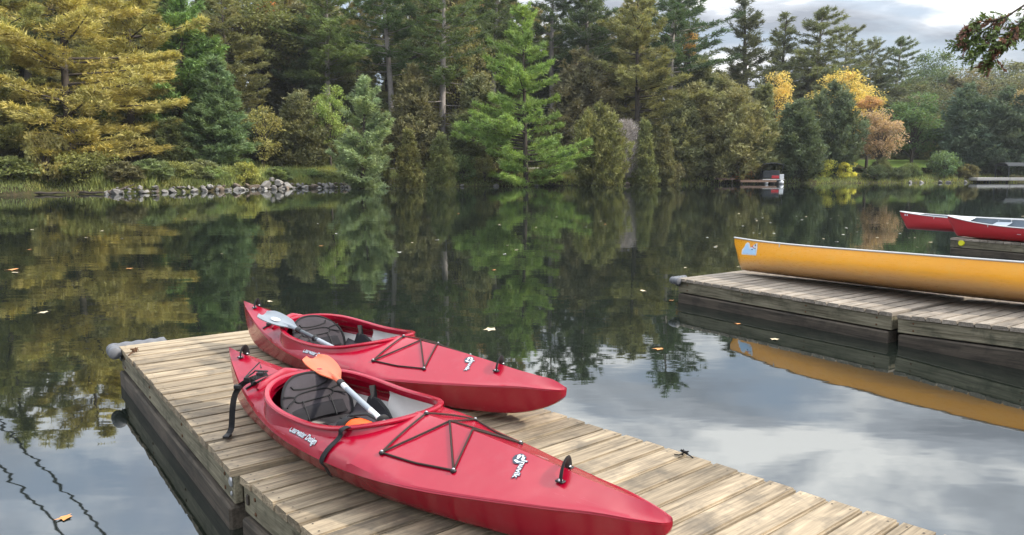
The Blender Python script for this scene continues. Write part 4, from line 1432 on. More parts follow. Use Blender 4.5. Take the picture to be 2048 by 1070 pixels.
def handle(root, s, name, span=.058, along=.085, rise=.050):
    c0 = Vector(on_deck(s, span, .006)); c1 = Vector(on_deck(s + along * .6, -span, .006))
    b = MB()
    pts = []
    for q in np.linspace(0, 1, 15):
        p = c0.lerp(c1, q)
        zz = max(p.z, float(hull_zr(np.array([p.x]))[0])) if .1 < q < .9 else p.z
        pts.append((p.x, p.y, p.z + rise * (math.sin(math.pi * q) ** .6) + .0))
    b.tube(pts, .021, 8, flat=.24)
    h = b.build(name, 'black_web', root)
    b = MB()
    for c in (c0, c1):
        b.ball(c + Vector((0, 0, .003)), .011, (1, 1, .7), 2)
    b.build('screw', 'steel', h)
    b = MB()
    for c in (c0, c1):
        b.box(c + Vector((0, 0, .001)), (.036, .024, .008), bev=.003)
    b.build('anchor', 'black_rubber', h)


def build_kayak(label, loc, yaw, pitch, scale):
    root = thing('kayak', label, 'kayak', loc, (0, -pitch, R(yaw)), 'red kayaks on the dock', scale)
    kayak_shell(root)
    kayak_seat(root)
    # raised block behind the cockpit with its elastic and buckles
    b = MB()
    n = 13
    top = []; bot = []
    for k in range(n):
        y = -.175 + .35 * k / (n - 1)
        s = .630 - .05 * (abs(y) / .175) ** 2 * -1.0 * .4 + .0
        z = on_deck(s, y, 0)[2]
        top.append((s, y, z))
    b.tube([(p[0], p[1], p[2] + .004) for p in top], [.012] + [.030] * (n - 2) + [.012], 10, flat=.85)
    b.build('rear_deck_ridge', 'kayak_red', root)
    b = MB()
    deck_line(b, [(.55, .19), (.58, .08), (.59, 0), (.58, -.08), (.55, -.19)], .0055)
    b.build('rear_cord', 'black_web', root)
    for (s, y) in ((.55, .19), (.585, .06), (.56, -.15)):
        b = MB(); b.box(on_deck(s, y, .012), (.032, .022, .022), bev=.006, seg=2)
        b.build('cord_buckle', 'black_rubber', root)
    # bow cords
    A, B_, C_, D_, E_ = (1.83, -.272), (2.18, -.196), (2.18, .196), (1.83, .272), (1.80, 0.0)
    b = MB()
    X1 = (1.95, 0)
    for pts in ([A, E_, D_], [A, X1, C_], [D_, X1, B_], [A, B_], [D_, C_], [B_, (2.09, 0), C_]):
        deck_line(b, pts)
    b.build('deck_cord', 'cord_dark', root)
    for p_ in (A, B_, C_, D_, E_):
        b = MB(); fitting(b, *p_, r=.0125)
        f_ = b.build('cord_fitting', 'black_rubber', root)
        b = MB(); c = Vector(on_deck(*p_, .0125)); b.ball(c, .0065, (1, 1, .6), 2)
        b.build('screw', 'steel', f_)
    handle(root, 2.55, 'bow_handle')
    handle(root, .155, 'stern_handle', .030, .06, .050)
    # outfitting screws on the hull side
    b = MB()
    for s, sd_ in ((1.62, -1), (1.98, -1), (1.62, 1), (1.98, 1)):
        ww = float(hull_w(np.array([s]))[0]); b.ball((s, sd_ * ww * .955, .150), .006, (1, .6, 1), 1)
    b.build('hull_screw', 'steel', root)
    # lettering and emblem
    for sd_ in (-1, 1):
        ang = math.atan2(float(hull_w(np.array([1.48]))[0] - hull_w(np.array([1.22]))[0]) * sd_, .26)
        yy = sd_ * .343
        if sd_ > 0:
            ang += math.pi
        decal_on_deck('maker_lettering_outline', text_mesh('Clearwater Design', .031, .0022, .12), 'decal_dark', root, 1.35, yy, ang, .0032)
        decal_on_deck('maker_lettering', text_mesh('Clearwater Design', .031, .0004, .12), 'decal_white', root, 1.35, yy, ang, .0046)
    # emblem: a dark edged face with white marks and the name beside it
    s0, y0, an = 2.385, -.040, math.pi
    decal_on_deck('emblem_backing', poly_mesh([ellipse(0, 0, .029, .025, 18, .06)]), 'decal_dark', root, s0, y0, an, .003)
    decal_on_deck('emblem_marks', poly_mesh([[(x_ * .82, y_ * .82) for x_, y_ in pg] for pg in [[(-.026, .010), (-.004, .024), (.020, .018), (.012, .010), (-.008, .013)], [(-.026, -.004), (-.010, .002), (-.008, -.016), (-.022, -.018)], [(.004, .006), (.014, .004), (.022, -.014), (.012, -.022), (.002, -.012)], ellipse(-.004, -.020, .008, .005, 8)]]), 'decal_white', root, s0, y0, an, .0045)
    decal_on_deck('model_lettering_outline', text_mesh('Inuvik', .034, .0030, .0), 'decal_dark', root, s0 + .034, y0 - .036, -math.pi / 2 + .25, .003)
    decal_on_deck('model_lettering', text_mesh('Inuvik', .034, .0004, .0), 'decal_white', root, s0 + .034, y0 - .036, -math.pi / 2 + .25, .0046)
    decal_on_deck('emblem_tail', poly_mesh([[(0, 0), (.018, .006), (.03, -.002), (.045, .008), (.06, .002), (.045, .014), (.03, .006), (.016, .013)]]), 'decal_white', root, s0 + .035, .012, .35, .004)
    return root


k1 = build_kayak('red kayak nearest the camera with the orange paddle blade', (-1.703, 4.356, .314), -42.4, .014, 1.0)
k2 = build_kayak('red kayak behind the nearest one with the grey paddle blade', (-2.151, 5.849, .314), -39.1, .004, 1.04)


# paddles
def paddle(name, label, tip, root_pt, end, blade_mat, shaft_mat, two_tone, up_hint=(0, 0, 1), logo=False):
    tip, rp, end = Vector(tip), Vector(root_pt), Vector(end)
    ax = (rp - tip).normalized()
    side = ax.cross(Vector(up_hint)).normalized()
    upv = side.cross(ax).normalized()
    ln = (rp - tip).length
    t_ = thing(name, label, 'paddle', tip)
    # blade: spooned, asymmetric outline with a rib
    nl, nw = 22, 11
    V = []
    for layer in (1, -1):
        for i in range(nl):
            q = i / (nl - 1)
            hw = .078 * (math.sin(math.pi * min(1, (q * .86 + .14)) ** .72) ** .62) * (1 - .80 * max(0, q - .68) ** 1.3 * 3.1)
            hw = max(hw, .016)
            if q < .10:
                hw *= (.35 + 6.5 * q) ** .6
            for j in range(nw):
                u = -1 + 2 * j / (nw - 1)
                c = ax * (q * ln) + side * (u * hw + .010 * (1 - q)) + upv * (.022 * (abs(u) ** 2 - .4) * (1 - q * .6) + .016 * math.exp(-(u / .16) ** 2) * q ** 1.2 + layer * .0035)
                V.append(c)
    F_ = grid_faces(nl, nw)
    n0 = nl * nw
    per = [j for j in range(nw)] + [nw * (i + 1) - 1 for i in range(1, nl)] + [n0 - 1 - j for j in range(1, nw)] + [nw * (nl - 1 - i) for i in range(1, nl - 1)]
    sides = np.array([(per[i], per[(i + 1) % len(per)], per[(i + 1) % len(per)] + n0, per[i] + n0) for i in range(len(per))])
    me = np_mesh('blade', np.array([tuple(v) for v in V]), np.concatenate([F_, F_[:, ::-1] + n0, sides]), blade_mat, smooth=True, sharp=50)
    bm = bmesh.new(); bm.from_mesh(me); bmesh.ops.recalc_face_normals(bm, faces=bm.faces); bm.to_mesh(me); bm.free()
    bl = link('blade', me, t_)
    if logo:
        b = MB()
        b.poly([ax * (ln * .38 + .05 * math.cos(a)) + side * (.022 * math.sin(a) + .008) + upv * .006 for a in np.linspace(0, 6.28, 17)[:-1]])
        b.build('blade_logo', 'decal_white', bl, smooth=False)
    r0 = rp - tip; e0 = end - tip
    sh = e0 - r0
    b = MB(); b.tube([r0 - ax * .10, r0, r0 + sh * .02], .0152, 12)
    b.build('blade_socket', blade_mat, t_)
    b = MB(); b.tube([r0 - ax * .01, r0 + sh.normalized() * .035], .0190, 12)
    b.build('collar', 'black_rubber', t_)
    segs = two_tone
    for q0, q1, m_ in segs:
        b = MB(); b.tube([r0 + sh * q0, r0 + sh * q1], .0145, 14)
        b.build('shaft', m_, t_)
    return t_, r0, sh


pd_, r0, sh = paddle('paddle', 'paddle with orange blade and grey shaft lying in the nearest kayak', (-1.125, 4.102, .652), (-.893, 3.742, .610), (-.456, 3.068, .538), 'blade_orange', 'shaft_grey', [(0.03, .12, 'shaft_pale'), (.12, .50, 'shaft_grey'), (.50, .67, 'shaft_pale'), (.67, 1.0, 'shaft_grey')], up_hint=(.12, -.25, .95))
b = MB()
c = r0 + sh * .68
dsh = sh.normalized()
b.tube([c - dsh * .012, c - dsh * .004, c + dsh * .004, c + dsh * .012], [.020, .034, .034, .020], 18)
b.build('drip_ring', 'black_rubber', pd_)
p2, r2, sh2 = paddle('paddle', 'paddle with dark grey blade lying on the stern of the kayak behind', (-1.79, 5.255, .675), (-1.469, 4.978, .618), (-1.024, 4.597, .527), 'blade_grey', 'shaft_dark', [(0.03, .40, 'shaft_dark'), (.40, 1.0, 'shaft_grey')], up_hint=(-.1, -.1, .98), logo=True)
b = MB(); c = r2 + sh2 * .33; dsh = sh2.normalized()
b.tube([c - dsh * .01, c, c + dsh * .01], [.018, .024, .018], 14)
b.build('drip_ring', 'black_rubber', p2)


def k1_world(s, y, z):
    M = Matrix.Translation((-1.703, 4.356, .314)) @ Matrix.Rotation(R(-42.4), 4, 'Z') @ Matrix.Rotation(-.014, 4, 'Y')
    return M @ Vector((s, y, z))


# orange throw bag on the cockpit floor
bag = thing('throw_bag', 'bright orange and black bag inside the nearest kayak cockpit', 'bag', k1_world(1.46, -.10, .09))
b = MB()
b.tube([(-.14, 0, .06), (-.12, 0, .07), (-.04, .01, .08), (.05, 0, .08), (.12, -.01, .07), (.15, -.01, .065)], [.02, .055, .068, .066, .055, .02], 14, flat=.8)
bb = b.build('bag_body', 'bag_orange', bag); bb.rotation_euler = (0, 0, R(-38))
b = MB()
b.tube([(-.15, 0, .065), (-.125, 0, .072), (-.09, 0, .078), (-.07, .0, .08)], [.03, .062, .069, .071], 14, flat=.8)
bb = b.build('bag_collar', 'black_web', bag); bb.rotation_euler = (0, 0, R(-38))
b = MB()
b.tube([(-.14, 0, .08), (-.10, .02, .135), (-.02, .05, .15), (.06, .06, .13), (.12, .05, .08)], .012, 8, flat=.5)
bb = b.build('bag_strap', 'black_web', bag); bb.rotation_euler = (0, 0, R(-38))

# webbing strap hanging over the near side of the nearest kayak
def webbing(name, label, pts, width, mat='black_web', thick=.0022):
    b = MB()
    P = [Vector(p) for p in pts]
    # resample smoothly
    Q = []
    for i in range(len(P) - 1):
        p0 = P[max(i - 1, 0)]; p1 = P[i]; p2_ = P[i + 1]; p3 = P[min(i + 2, len(P) - 1)]
        for t in np.linspace(0, 1, 7)[:-1]:
            Q.append(.5 * ((2 * p1) + (-p0 + p2_) * t + (2 * p0 - 5 * p1 + 4 * p2_ - p3) * t * t + (-p0 + 3 * p1 - 3 * p2_ + p3) * t ** 3))
    Q.append(P[-1])
    return Q


def strap(name, label, cat, pts, width_dir, width):
    Q = webbing(name, label, pts, width)
    wd = Vector(width_dir).normalized()
    bm = bmesh.new()
    rows = []
    for i, q in enumerate(Q):
        d = (Q[min(i + 1, len(Q) - 1)] - Q[max(i - 1, 0)]).normalized()
        s_ = (wd - d * wd.dot(d)).normalized()
        n_ = d.cross(s_)
        rows.append([bm.verts.new(q + s_ * width * a + n_ * b_) for a, b_ in ((-.5, .0013), (.5, .0013), (.5, -.0013), (-.5, -.0013))])
    for r0_, r1_ in zip(rows[:-1], rows[1:]):
        for j in range(4):
            bm.faces.new((r0_[j], r0_[(j + 1) % 4], r1_[(j + 1) % 4], r1_[j]))
    bm.faces.new(rows[0][::-1]); bm.faces.new(rows[-1])
    bmesh.ops.recalc_face_normals(bm, faces=bm.faces)
    me = bpy.data.meshes.new(name); bm.to_mesh(me); bm.free()
    me.materials.append(MATS['black_web'])
    o = link(name, me)
    o['label'] = label; o['category'] = cat
    return o


sA = 1.55
cw = float(cockpit_c(np.array([sA]))[0]); hw_ = float(hull_w(np.array([sA]))[0])
def flank(s, y, up_=.006):
    return k1_world(*on_deck(s, -y, up_))
strap('webbing_strap', 'black strap hanging from the cockpit rim down the side of the nearest kayak', 'strap',
      [k1_world(sA + .05, -cw + .03, .20), k1_world(sA + .045, -cw + .004, .266), k1_world(sA + .04, -cw - .040, .266), flank(sA + .03, cw + .046, .016), flank(sA + .02, hw_ - .014, .010), k1_world(sA + .005, -hw_ - .010, .140), k1_world(sA - .0, -hw_ * .93 - .010, .10), k1_world(sA - .02, -hw_ * .84 - .012, .05)],
      (math.cos(R(-42)), math.sin(R(-42)), 0), .028)
st_root = strap('tie_strap', 'black buckle strap trailing from the stern of the nearest kayak onto the dock', 'strap',
      [k1_world(.62, -.10, .300), k1_world(.60, -.17, .285), k1_world(.56, -.215, .255), k1_world(.535, -.245, .20), k1_world(.53, -.262, .12), k1_world(.535, -.275, .03), k1_world(.555, -.30, .008), k1_world(.60, -.335, .005)],
      (1, .25, 0), .030)
b = MB()
mats = k1_world(.595, -.33, .010)
b.box(mats, (.034, .046, .014), rot=None, bev=.004, seg=2)
ob = b.build('buckle', 'black_rubber', st_root)
b = MB()
for k, (s, y, z) in enumerate(((.60, -.13, .30), (.575, -.19, .278), (.55, -.235, .245))):
    b.box(k1_world(s, y, z), (.038, .030, .022), rot=None, bev=.006, seg=2)
b.tube([k1_world(.63, -.10, .315), k1_world(.60, -.16, .325), k1_world(.57, -.15, .31), k1_world(.585, -.21, .29), k1_world(.60, -.19, .285)], .005, 6)
b.tube([k1_world(.52, -.08, .31), k1_world(.47, -.06, .33), k1_world(.50, -.13, .30), k1_world(.54, -.19, .28)], .004, 6)
b.build('strap_knot', 'black_rubber', st_root)

# ------------------------------------------------------------------ canoes
def build_canoe(name, label, loc, rot, L, beam, depth, bow_h, hull_mat, inside_mat, trim_mat, decal=None, lining=True):
    root = thing(name, label, 'canoe', loc, rot)
    n = 61
    x = np.linspace(0, L, n)
    q = np.abs(2 * x / L - 1)                      # 1 at the ends
    # plan and profile
    w_ = beam / 2 * (1 - q ** 2.6) ** 0.9 + .012
    zg = depth + (bow_h - depth) * q ** 3.2
    zk = 0.012 * q ** 2 + (np.clip(q - .93, 0, 1) / .07) ** 2.2 * bow_h * .40
    stem = .10 * (np.clip(q - .86, 0, 1) / .14) ** 2 * 0
    prof = [(0, 0), (.35, .004), (.60, .03), (.80, .10), (.92, .22), (.985, .42), (1.0, .62), (.985, .82), (.955, 1.0)]
    rows = []
    for fy, fz in prof:
        yy = w_ * fy * (1 - .5 * np.clip(q - .75, 0, 1) * (1 - fz))
        rows.append(np.stack([x, yy, zk + (zg - zk) * fz], -1))
    # vertical rounded stems: ends of the lower rows pull inwards
    for r_, (fy, fz) in zip(rows, prof):
        k = np.clip(q - .90, 0, 1) / .10
        pull = .13 * (1 - fz) ** 2 * k
        r_[:, 0] += np.where(x < L / 2, pull, -pull)
    full = [r_ * np.array([1, -1, 1]) for r_ in rows[::-1]] + rows[1:]
    V = np.stack(full, 1)
    me = np_mesh('hull', V.reshape(-1, 3), grid_faces(n, len(full))[:, ::-1], hull_mat, smooth=True)
    link('hull', me, root)
    Vi = V.copy(); Vi[:, :, 1] *= .975; Vi[:, :, 2] += .010 * (1 - np.abs(np.linspace(-1, 1, len(full))))[None, :]
    Vi = Vi[2:-2]
    me = np_mesh('lining', Vi.reshape(-1, 3), grid_faces(n - 4, len(full)), inside_mat, smooth=True)
    link('lining', me, root)
    for sgn in (1, -1):
        b = MB()
        g_ = rows[-1] * np.array([1, sgn, 1])
        b.tube([tuple(p) for p in g_], .014, 8, flat=.8)
        b.build('gunwale', trim_mat, root)
    for e in (0, 1):
        b = MB()
        xs = (x[:7] if e == 0 else x[::-1][:7])
        ws = (rows[-1][:7] if e == 0 else rows[-1][::-1][:7])
        left_ = [(p[0], p[1], p[2] + .004) for p in ws]; right_ = [(p[0], -p[1], p[2] + .004) for p in ws[::-1]]
        b.poly(left_ + right_)
        b.build('end_plate', trim_mat, root, smooth=False)
    for f_ in (.33, .52, .68):
        i = int(f_ * (n - 1))
        b = MB(); p = rows[-1][i]
        b.tube([(p[0], -p[1], p[2] - .01), (p[0], 0, p[2] - .012), (p[0], p[1], p[2] - .01)], .018, 8, flat=.7)
        b.build('thwart', trim_mat, root)
    for f_ in (.20, .80):
        i = int(f_ * (n - 1)); p = rows[-1][i]
        b = MB()
        b.box((p[0], 0, p[2] - .06), (.26, p[1] * 1.9, .02), bev=.006)
        st_ = b.build('seat', inside_mat, root, smooth=False)
        b = MB()
        for sx in (-.11, .11):
            for sy in (-1, 1):
                b.tube([(p[0] + sx, sy * p[1] * .93, p[2] - .055), (p[0] + sx, sy * p[1] * .95, p[2])], .009, 6)
        b.build('seat_hanger', trim_mat, st_)
    return root, rows


# The yellow canoe leans away from the camera on its bilge
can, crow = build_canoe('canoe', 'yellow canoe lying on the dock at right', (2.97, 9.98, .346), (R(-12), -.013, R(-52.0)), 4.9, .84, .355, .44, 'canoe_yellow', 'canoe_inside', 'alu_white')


def side_decal(root, rows, name, polys, mat, x0, z0, off_, sgn=-1):
    """lay flat outlines on the canoe's side (x along, y up)"""
    me = poly_mesh(polys)
    me.materials.append(MATS[mat])
    for v in me.vertices:
        xx = x0 + v.co.x; zz = z0 + v.co.y
        ys = np.array([np.interp(xx, r_[:, 0], r_[:, 1]) for r_ in rows]); zs = np.array([np.interp(xx, r_[:, 0], r_[:, 2]) for r_ in rows])
        yy = float(np.interp(zz, zs, ys))
        v.co = (xx, sgn * (yy + off_), zz)
    return link(name, me, root)


b = MB()
b.tube([(r_[0, 0] - .003, 0, r_[0, 2]) for r_ in crow], .009, 8)
b.build('stem_band', 'black_rubber', can)

outl = [(-.14, -.075), (.15, -.080), (.152, .02), (.135, .085), (.10, .07), (.06, .045), (.02, .02), (-.01, .075), (-.05, .092), (-.085, .07), (-.10, .03), (-.145, -.01)]
side_decal(can, crow, 'sticker', [outl], 'decal_white', .36, .285, .004)
side_decal(can, crow, 'sticker_print', [[(-.125, -.06), (.13, -.066), (.132, .0), (.05, .012), (.01, -.002), (-.03, .05), (-.055, .072), (-.08, .05), (-.095, .01)]], 'decal_blue', .36, .285, .006)
side_decal(can, crow, 'sticker_print', [ellipse(.055, .035, .013, .012, 8), ellipse(.085, .018, .009, .010, 8)], 'decal_red', .36, .285, .007)
side_decal(can, crow, 'sticker_print', [ellipse(.108, .052, .010, .014, 8), ellipse(.112, .012, .008, .009, 8), ellipse(.06, -.005, .014, .006, 8)], 'decal_dark', .36, .285, .007)

rc1, rr1 = build_canoe('canoe', 'red canoe in front with its grey inside showing, on the distant dock', (9.02, 15.28, .330), (R(8), -.01, R(-50)), 4.7, .86, .30, .42, 'canoe_red', 'canoe_inside', 'alu_white')
rc2, rr2 = build_canoe('canoe', 'red canoe behind, its bow jutting out over the water', (8.85, 16.88, .335), (R(0), -.006, R(-50)), 4.7, .84, .31, .40, 'canoe_red', 'canoe_inside', 'alu_white')
side_decal(rc2, rr2, 'number_sticker', [[(-.03, -.02), (.0, -.02), (.0, .02), (-.03, .02)], [(.025, -.018), (.055, -.018), (.055, .018), (.025, .018)]], 'decal_white', .16, .33, .004)
side_decal(rc1, rr1, 'stripe', [[(0, 0), (.9, -.01), (.9, .012), (0, .008)]], 'decal_white', 1.35, .18, .004)

# ------------------------------------------------------------------ far docks and the moored boat
def small_dock(label, loc, yaw, n, pitch, width, mat, top=.35):
    root = thing('far_dock', label, 'dock', loc, (0, 0, R(yaw)))
    for i in range(n):
        b = MB(); b.box(((i + .5) * pitch, width / 2, top - .03), (pitch - .03, width, .06), bev=.006)
        b.build('plank', mat, root, smooth=False)
    b = MB(); b.box((n * pitch / 2, .06, top - .14), (n * pitch, .10, .158)); b.build('side_beam', mat, root, smooth=False)
    b = MB(); b.box((n * pitch / 2, width - .06, top - .14), (n * pitch, .10, .158)); b.build('side_beam', mat, root, smooth=False)
    for x in (.2, n * pitch - .2):
        b = MB(); b.tube([(x, .2, -1.0), (x, .2, top - .07)], .09, 8); b.build('post', 'wet_wood', root)
    return root
small_dock('reddish wooden dock on the far shore beside the moored boat', (24.2, 78.9, 0), 3, 14, .28, 1.6, 'dock_brown', .42)
small_dock('small dark wooden landing left of the reddish dock', (22.0, 79.4, .1), 2, 7, .25, 1.4, 'dock_brown', .55)
j = thing('jetty', 'pale concrete jetty on the far shore at right', 'jetty', (54.4, 87.2, 0))
for k in range(4):
    b = MB(); b.box((1.9 + k * 3.82, 1.0, .40), (3.78, 2.2, .34), bev=.03); b.build('slab', 'concrete', j, smooth=False)
for k in range(5):
    b = MB(); b.tube([(.5 + k * 3.5, .7, -1.2), (.5 + k * 3.5, .7, .22)], .14, 8); b.build('post', 'wet_wood', j)
# dark boat cover on the jetty
cv = thing('boat_lift_canopy', 'dark canopy on posts above the pale jetty', 'canopy', (58.0, 88.6, .57))
b = MB()
pts = []
for i in range(9):
    a = math.pi * i / 8
    pts.append((math.cos(a) * 1.3, math.sin(a) * .42))
V = [(x_, p_[0], 1.35 + p_[1]) for x_ in np.linspace(0, 7.5, 6) for p_ in pts]
link('canopy_cover', np_mesh('canopy_cover', V, grid_faces(6, 9), 'canvas_dark', smooth=True), cv)
for x_ in (.2, 3.7, 7.3):
    for y_ in (-1.2, 1.2):
        b = MB(); b.tube([(x_, y_, 0), (x_, y_, 1.4)], .045, 6); b.build('post', 'canvas_dark', cv)

bt = thing('pontoon_boat', 'pontoon boat with dark canopy and red panel moored at the far dock', 'boat', (28.6, 79.0, 0), (0, 0, R(80)))
for y_ in (0.0, 1.55):
    b = MB(); b.tube([(-.1 + .0, y_, .22), (.25, y_, .16), (.6, y_, .14), (5.2, y_, .14)], [.05, .22, .27, .27], 12)
    b.build('pontoon', 'pontoon_white', bt)
for y_ in (0.0, 1.55):
    b = MB(); b.ball((-.02, y_, .18), .22, (.9, 1, 1), 2); b.build('pontoon_cap', 'pontoon_white', bt)
b = MB(); b.box((2.7, .78, .46), (5.1, 2.2, .09), bev=.02); b.build('deck', 'alu_white', bt, smooth=False)
b = MB(); b.box((.22, .62, .74), (.05, .75, .30), bev=.02); b.build('front_panel', 'boat_red', bt, smooth=False)
b = MB(); b.box((.24, -.02, .78), (.06, .42, .5), bev=.02); b.build('front_gate', 'pontoon_white', bt, smooth=False)
b = MB(); b.box((2.7, -.30, .80), (4.9, .04, .56), bev=.015); b.box((2.7, 1.86, .80), (4.9, .04, .56), bev=.015); b.build('rail', 'canvas_dark', bt, smooth=False)
b = MB(); b.box((1.6, .9, 1.02), (1.1, 1.7, .85), bev=.15, seg=3); b.build('covered_seats', 'canvas_dark', bt)
b = MB(); b.box((3.6, .9, 1.0), (1.5, 1.8, .8), bev=.15, seg=3); b.build('covered_seats', 'canvas_dark', bt)
V = [(x_, .78 + y_ * 1.15, 2.02 + .16 * (1 - abs(y_) ** 2) + .08 * (1 - abs(x_ - 2.4) / 1.6)) for x_ in np.linspace(.8, 4.0, 6) for y_ in np.linspace(-1, 1, 9)]
cm_ = link('bimini_top', np_mesh('bimini_top', V, grid_faces(6, 9), 'canvas_dark', smooth=True), bt)
sm = cm_.modifiers.new('thick', 'SOLIDIFY'); sm.thickness = .05
for x_, y_ in ((.9, -.3), (.9, 1.86), (3.9, -.3), (3.9, 1.86)):
    b = MB(); b.tube([(2.4, y_, .9), (x_, y_, 2.05)], .022, 6); b.build('canopy_pole', 'steel', bt)

# ------------------------------------------------------------------ leaves afloat
lf = random.Random(21)
LEAF = []
for k, (mat_c, nm) in enumerate((((.50, .42, .28), 'leaf_tan'), ((.55, .24, .08), 'leaf_orange'), ((.62, .60, .52), 'leaf_pale'))):
    principled(nm, mat_c, 0.7, 0.3, vary=0.2, vscale=40)
    V = []
    for a in range(10):
        r_ = (1.0 if a % 2 == 0 else .55) * lf.uniform(.8, 1.15)
        V.append((math.cos(a * .628) * r_ * 1.25, math.sin(a * .628) * r_, lf.uniform(0, .22)))
    V.append((0, 0, .05))
    LEAF.append(np_mesh('floating_leaf', V, [(10, i, (i + 1) % 10) for i in range(10)], nm))
def float_leaf(x, y, s, m_):
    o = link('floating_leaf', LEAF[m_], None, (x, y, .004), (0, 0, lf.uniform(0, 6.28)), (s, s, s), label='fallen leaf floating on the dark lake', category='leaf', group='fallen leaves floating on the lake')
for i in range(44):
    dd = lf.uniform(12.5, 27); rt = lf.gauss(.44, .10)
    float_leaf(dd * rt, dd, lf.uniform(.03, .055), lf.choice([0, 0, 2]))
for i in range(42):
    dd = lf.uniform(7.5, 28); rt = lf.uniform(-.66, .40)
    if dd < 9 and -.6 < rt < .05:
        continue
    float_leaf(dd * rt, dd, lf.uniform(.03, .06), lf.choice([0, 0, 1, 2]))
for x, y, s, m_ in ((-2.212, 3.463, .035, 1), (-8.48, 12.44, .10, 1), (-8.2, 12.1, .06, 0), (-.235, 7.755, .07, 0), (2.65, 7.3, .05, 0), (1.4, 6.9, .05, 1), (-5.6, 8.7, .06, 0)):
    float_leaf(x, y, s, m_)

# ------------------------------------------------------------------ overhanging cedar bough, top right
cb = thing('cedar_bough', 'cedar bough with brown dead sprays hanging in at the top right', 'branch', (9.2, 3.6, .4))
tw = Veg(); gr = Veg(); br_ = Veg()
rng = np.random.default_rng(51)
O = np.array([9.2, 3.6, .4])
def wpt(x, y, z): return np.array([x, y, z]) - O
trunk_pts = [wpt(9.2, 3.6, .2), wpt(9.15, 3.65, 2.5), wpt(9.05, 3.7, 5.0), wpt(9.0, 3.7, 7.5)]
tw.tube(np.array(trunk_pts), [.19, .16, .12, .05], 10)
limb = np.array([wpt(9.07, 3.7, 4.3), wpt(7.6, 4.7, 4.35), wpt(6.2, 5.6, 4.0), wpt(5.2, 6.3, 3.62), wpt(4.6, 6.5, 3.3), wpt(4.36, 6.5, 3.10), wpt(4.16, 6.5, 2.97), wpt(3.98, 6.5, 2.93)])
tw.tube(limb, [.06, .05, .035, .022, .014, .010, .007, .004], 6)
TWIGS = [
    [(4.36, 6.5, 3.10), (4.16, 6.5, 2.97), (3.97, 6.5, 2.95), (3.86, 6.52, 2.86)],
    [(4.20, 6.5, 2.99), (4.12, 6.48, 2.86), (3.98, 6.46, 2.73), (3.90, 6.45, 2.64)],
    [(4.25, 6.52, 3.02), (4.06, 6.55, 2.90), (3.95, 6.56, 2.80), (3.85, 6.56, 2.76)],
    [(4.62, 6.5, 3.28), (4.46, 6.5, 2.96), (4.26, 6.47, 2.80), (4.06, 6.45, 2.68)],
    [(4.36, 6.5, 3.10), (4.30, 6.45, 2.95), (4.18, 6.42, 2.82), (4.10, 6.40, 2.76)],
    [(4.75, 6.4, 3.3), (4.62, 6.4, 2.95), (4.50, 6.38, 2.80), (4.34, 6.36, 2.74)],
    [(4.62, 6.5, 3.28), (4.50, 6.55, 3.12), (4.42, 6.58, 2.98), (4.38, 6.6, 2.88)],
    [(4.16, 6.45, 2.82), (4.10, 6.43, 2.72), (4.06, 6.42, 2.62), (4.0, 6.40, 2.57)],
]
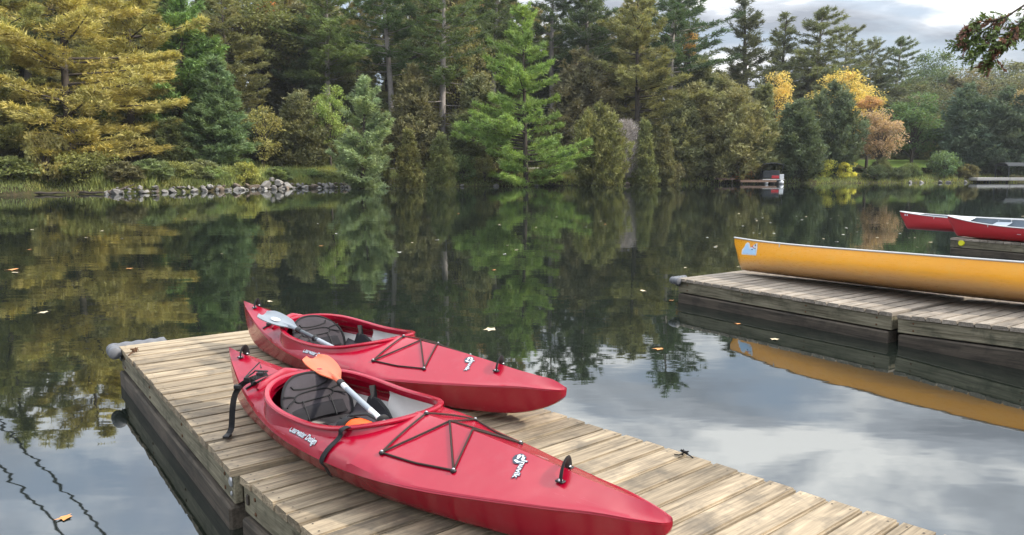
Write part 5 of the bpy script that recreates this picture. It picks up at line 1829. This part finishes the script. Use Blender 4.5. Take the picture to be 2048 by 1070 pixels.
for ti, tpts in enumerate(TWIGS):
    pts = np.array([wpt(*p) for p in tpts])
    qq = np.linspace(0, 1, 10)
    P = np.stack([np.interp(qq, np.linspace(0, 1, 4), pts[:, i]) for i in range(3)], -1)
    tw.tube(P, np.linspace(.009, .003, 10), 5)
    for k in range(34):
        q = .18 + .82 * rng.random()
        o = np.array([np.interp(q, qq, P[:, i]) for i in range(3)])
        along = unit(P[min(9, int(q * 9) + 1)] - P[max(0, int(q * 9) - 1)])
        dead = (ti in (0, 4, 7) and rng.random() < .40) or rng.random() < .08
        fd = unit(along * .8 + rng.normal(0, .55, 3) + np.array([-.25, 0, -.35]))
        ln = rng.uniform(.07, .15)
        lat = unit(np.cross(fd, rng.normal(size=3)))
        n = 22
        u = rng.random(n); sg = rng.choice([-1, 1], n)
        base = o + fd * (ln * u)[:, None]
        dd = unit(fd * .75 + lat * sg[:, None] * (1 - .5 * u)[:, None] + rng.normal(0, .18, (n, 3)))
        (br_ if dead else gr).blades(base, dd, .05 * (1.1 - .5 * u) * rng.uniform(.7, 1.3, n), .013, np.clip(rng.normal(.5, .22, n), 0, 1), rng, rhomb=True)
        tw.tube(np.array([o, o + fd * ln * .55, o + fd * ln]), [.0025, .002, .0012], 4)
link('trunk', tw.mesh('trunk', 'bark', True), cb)
a_ = link('foliage', gr.mesh('foliage', 'cedar_sprays'), cb); a_.color = (.075, .115, .03, 1)
a_ = link('dead_foliage', br_.mesh('dead_foliage', 'cedar_sprays'), cb, label='rust brown dead sprays'); a_.color = (.14, .065, .045, 1)
cb['category'] = 'tree'; cb.name = 'cedar_tree'

# two wires added out of frame for their wavering reflections, standing in for a twig
for k, (o_, lab) in enumerate((((0, 0, 0), 'upper of two added, unseen dark wires mirrored in the water at lower left'), ((-.35, 1.0, -1.1), 'lower of two added, unseen dark wires mirrored in the water at lower left'))):
    A_ = Vector((-31.8, 32.0, 1.2)) + Vector(o_); B_2 = Vector((-1.9, 21.4, 24.0)) + Vector(o_)
    b = MB()
    b.tube([A_.lerp(B_2, q) + Vector((0, 0, -1.2 * math.sin(math.pi * q) + 1.05)) for q in np.linspace(0, 1, 24)], .05, 6)
    b.build('stand_in_wire', 'wire', None, label=lab, category='wire')

# ------------------------------------------------------------------ thin autumn haze over the lake
hz, ht, hout = new_mat('haze_air')
pv_ = ht.new('ShaderNodeVolumePrincipled')
pv_.inputs['Color'].default_value = (.86, .91, .97, 1)
pv_.inputs['Density'].default_value = 0.00024
pv_.inputs['Anisotropy'].default_value = 0.2
ht.l.new(pv_.outputs[0], hout.inputs['Volume'])
b = MB()
b.box((0, 180, 19.0), (700, 560, 46.0))
b.build('haze', 'haze_air', None, smooth=False, kind='stuff', label='thin pale haze over the lake and woods', category='haze')
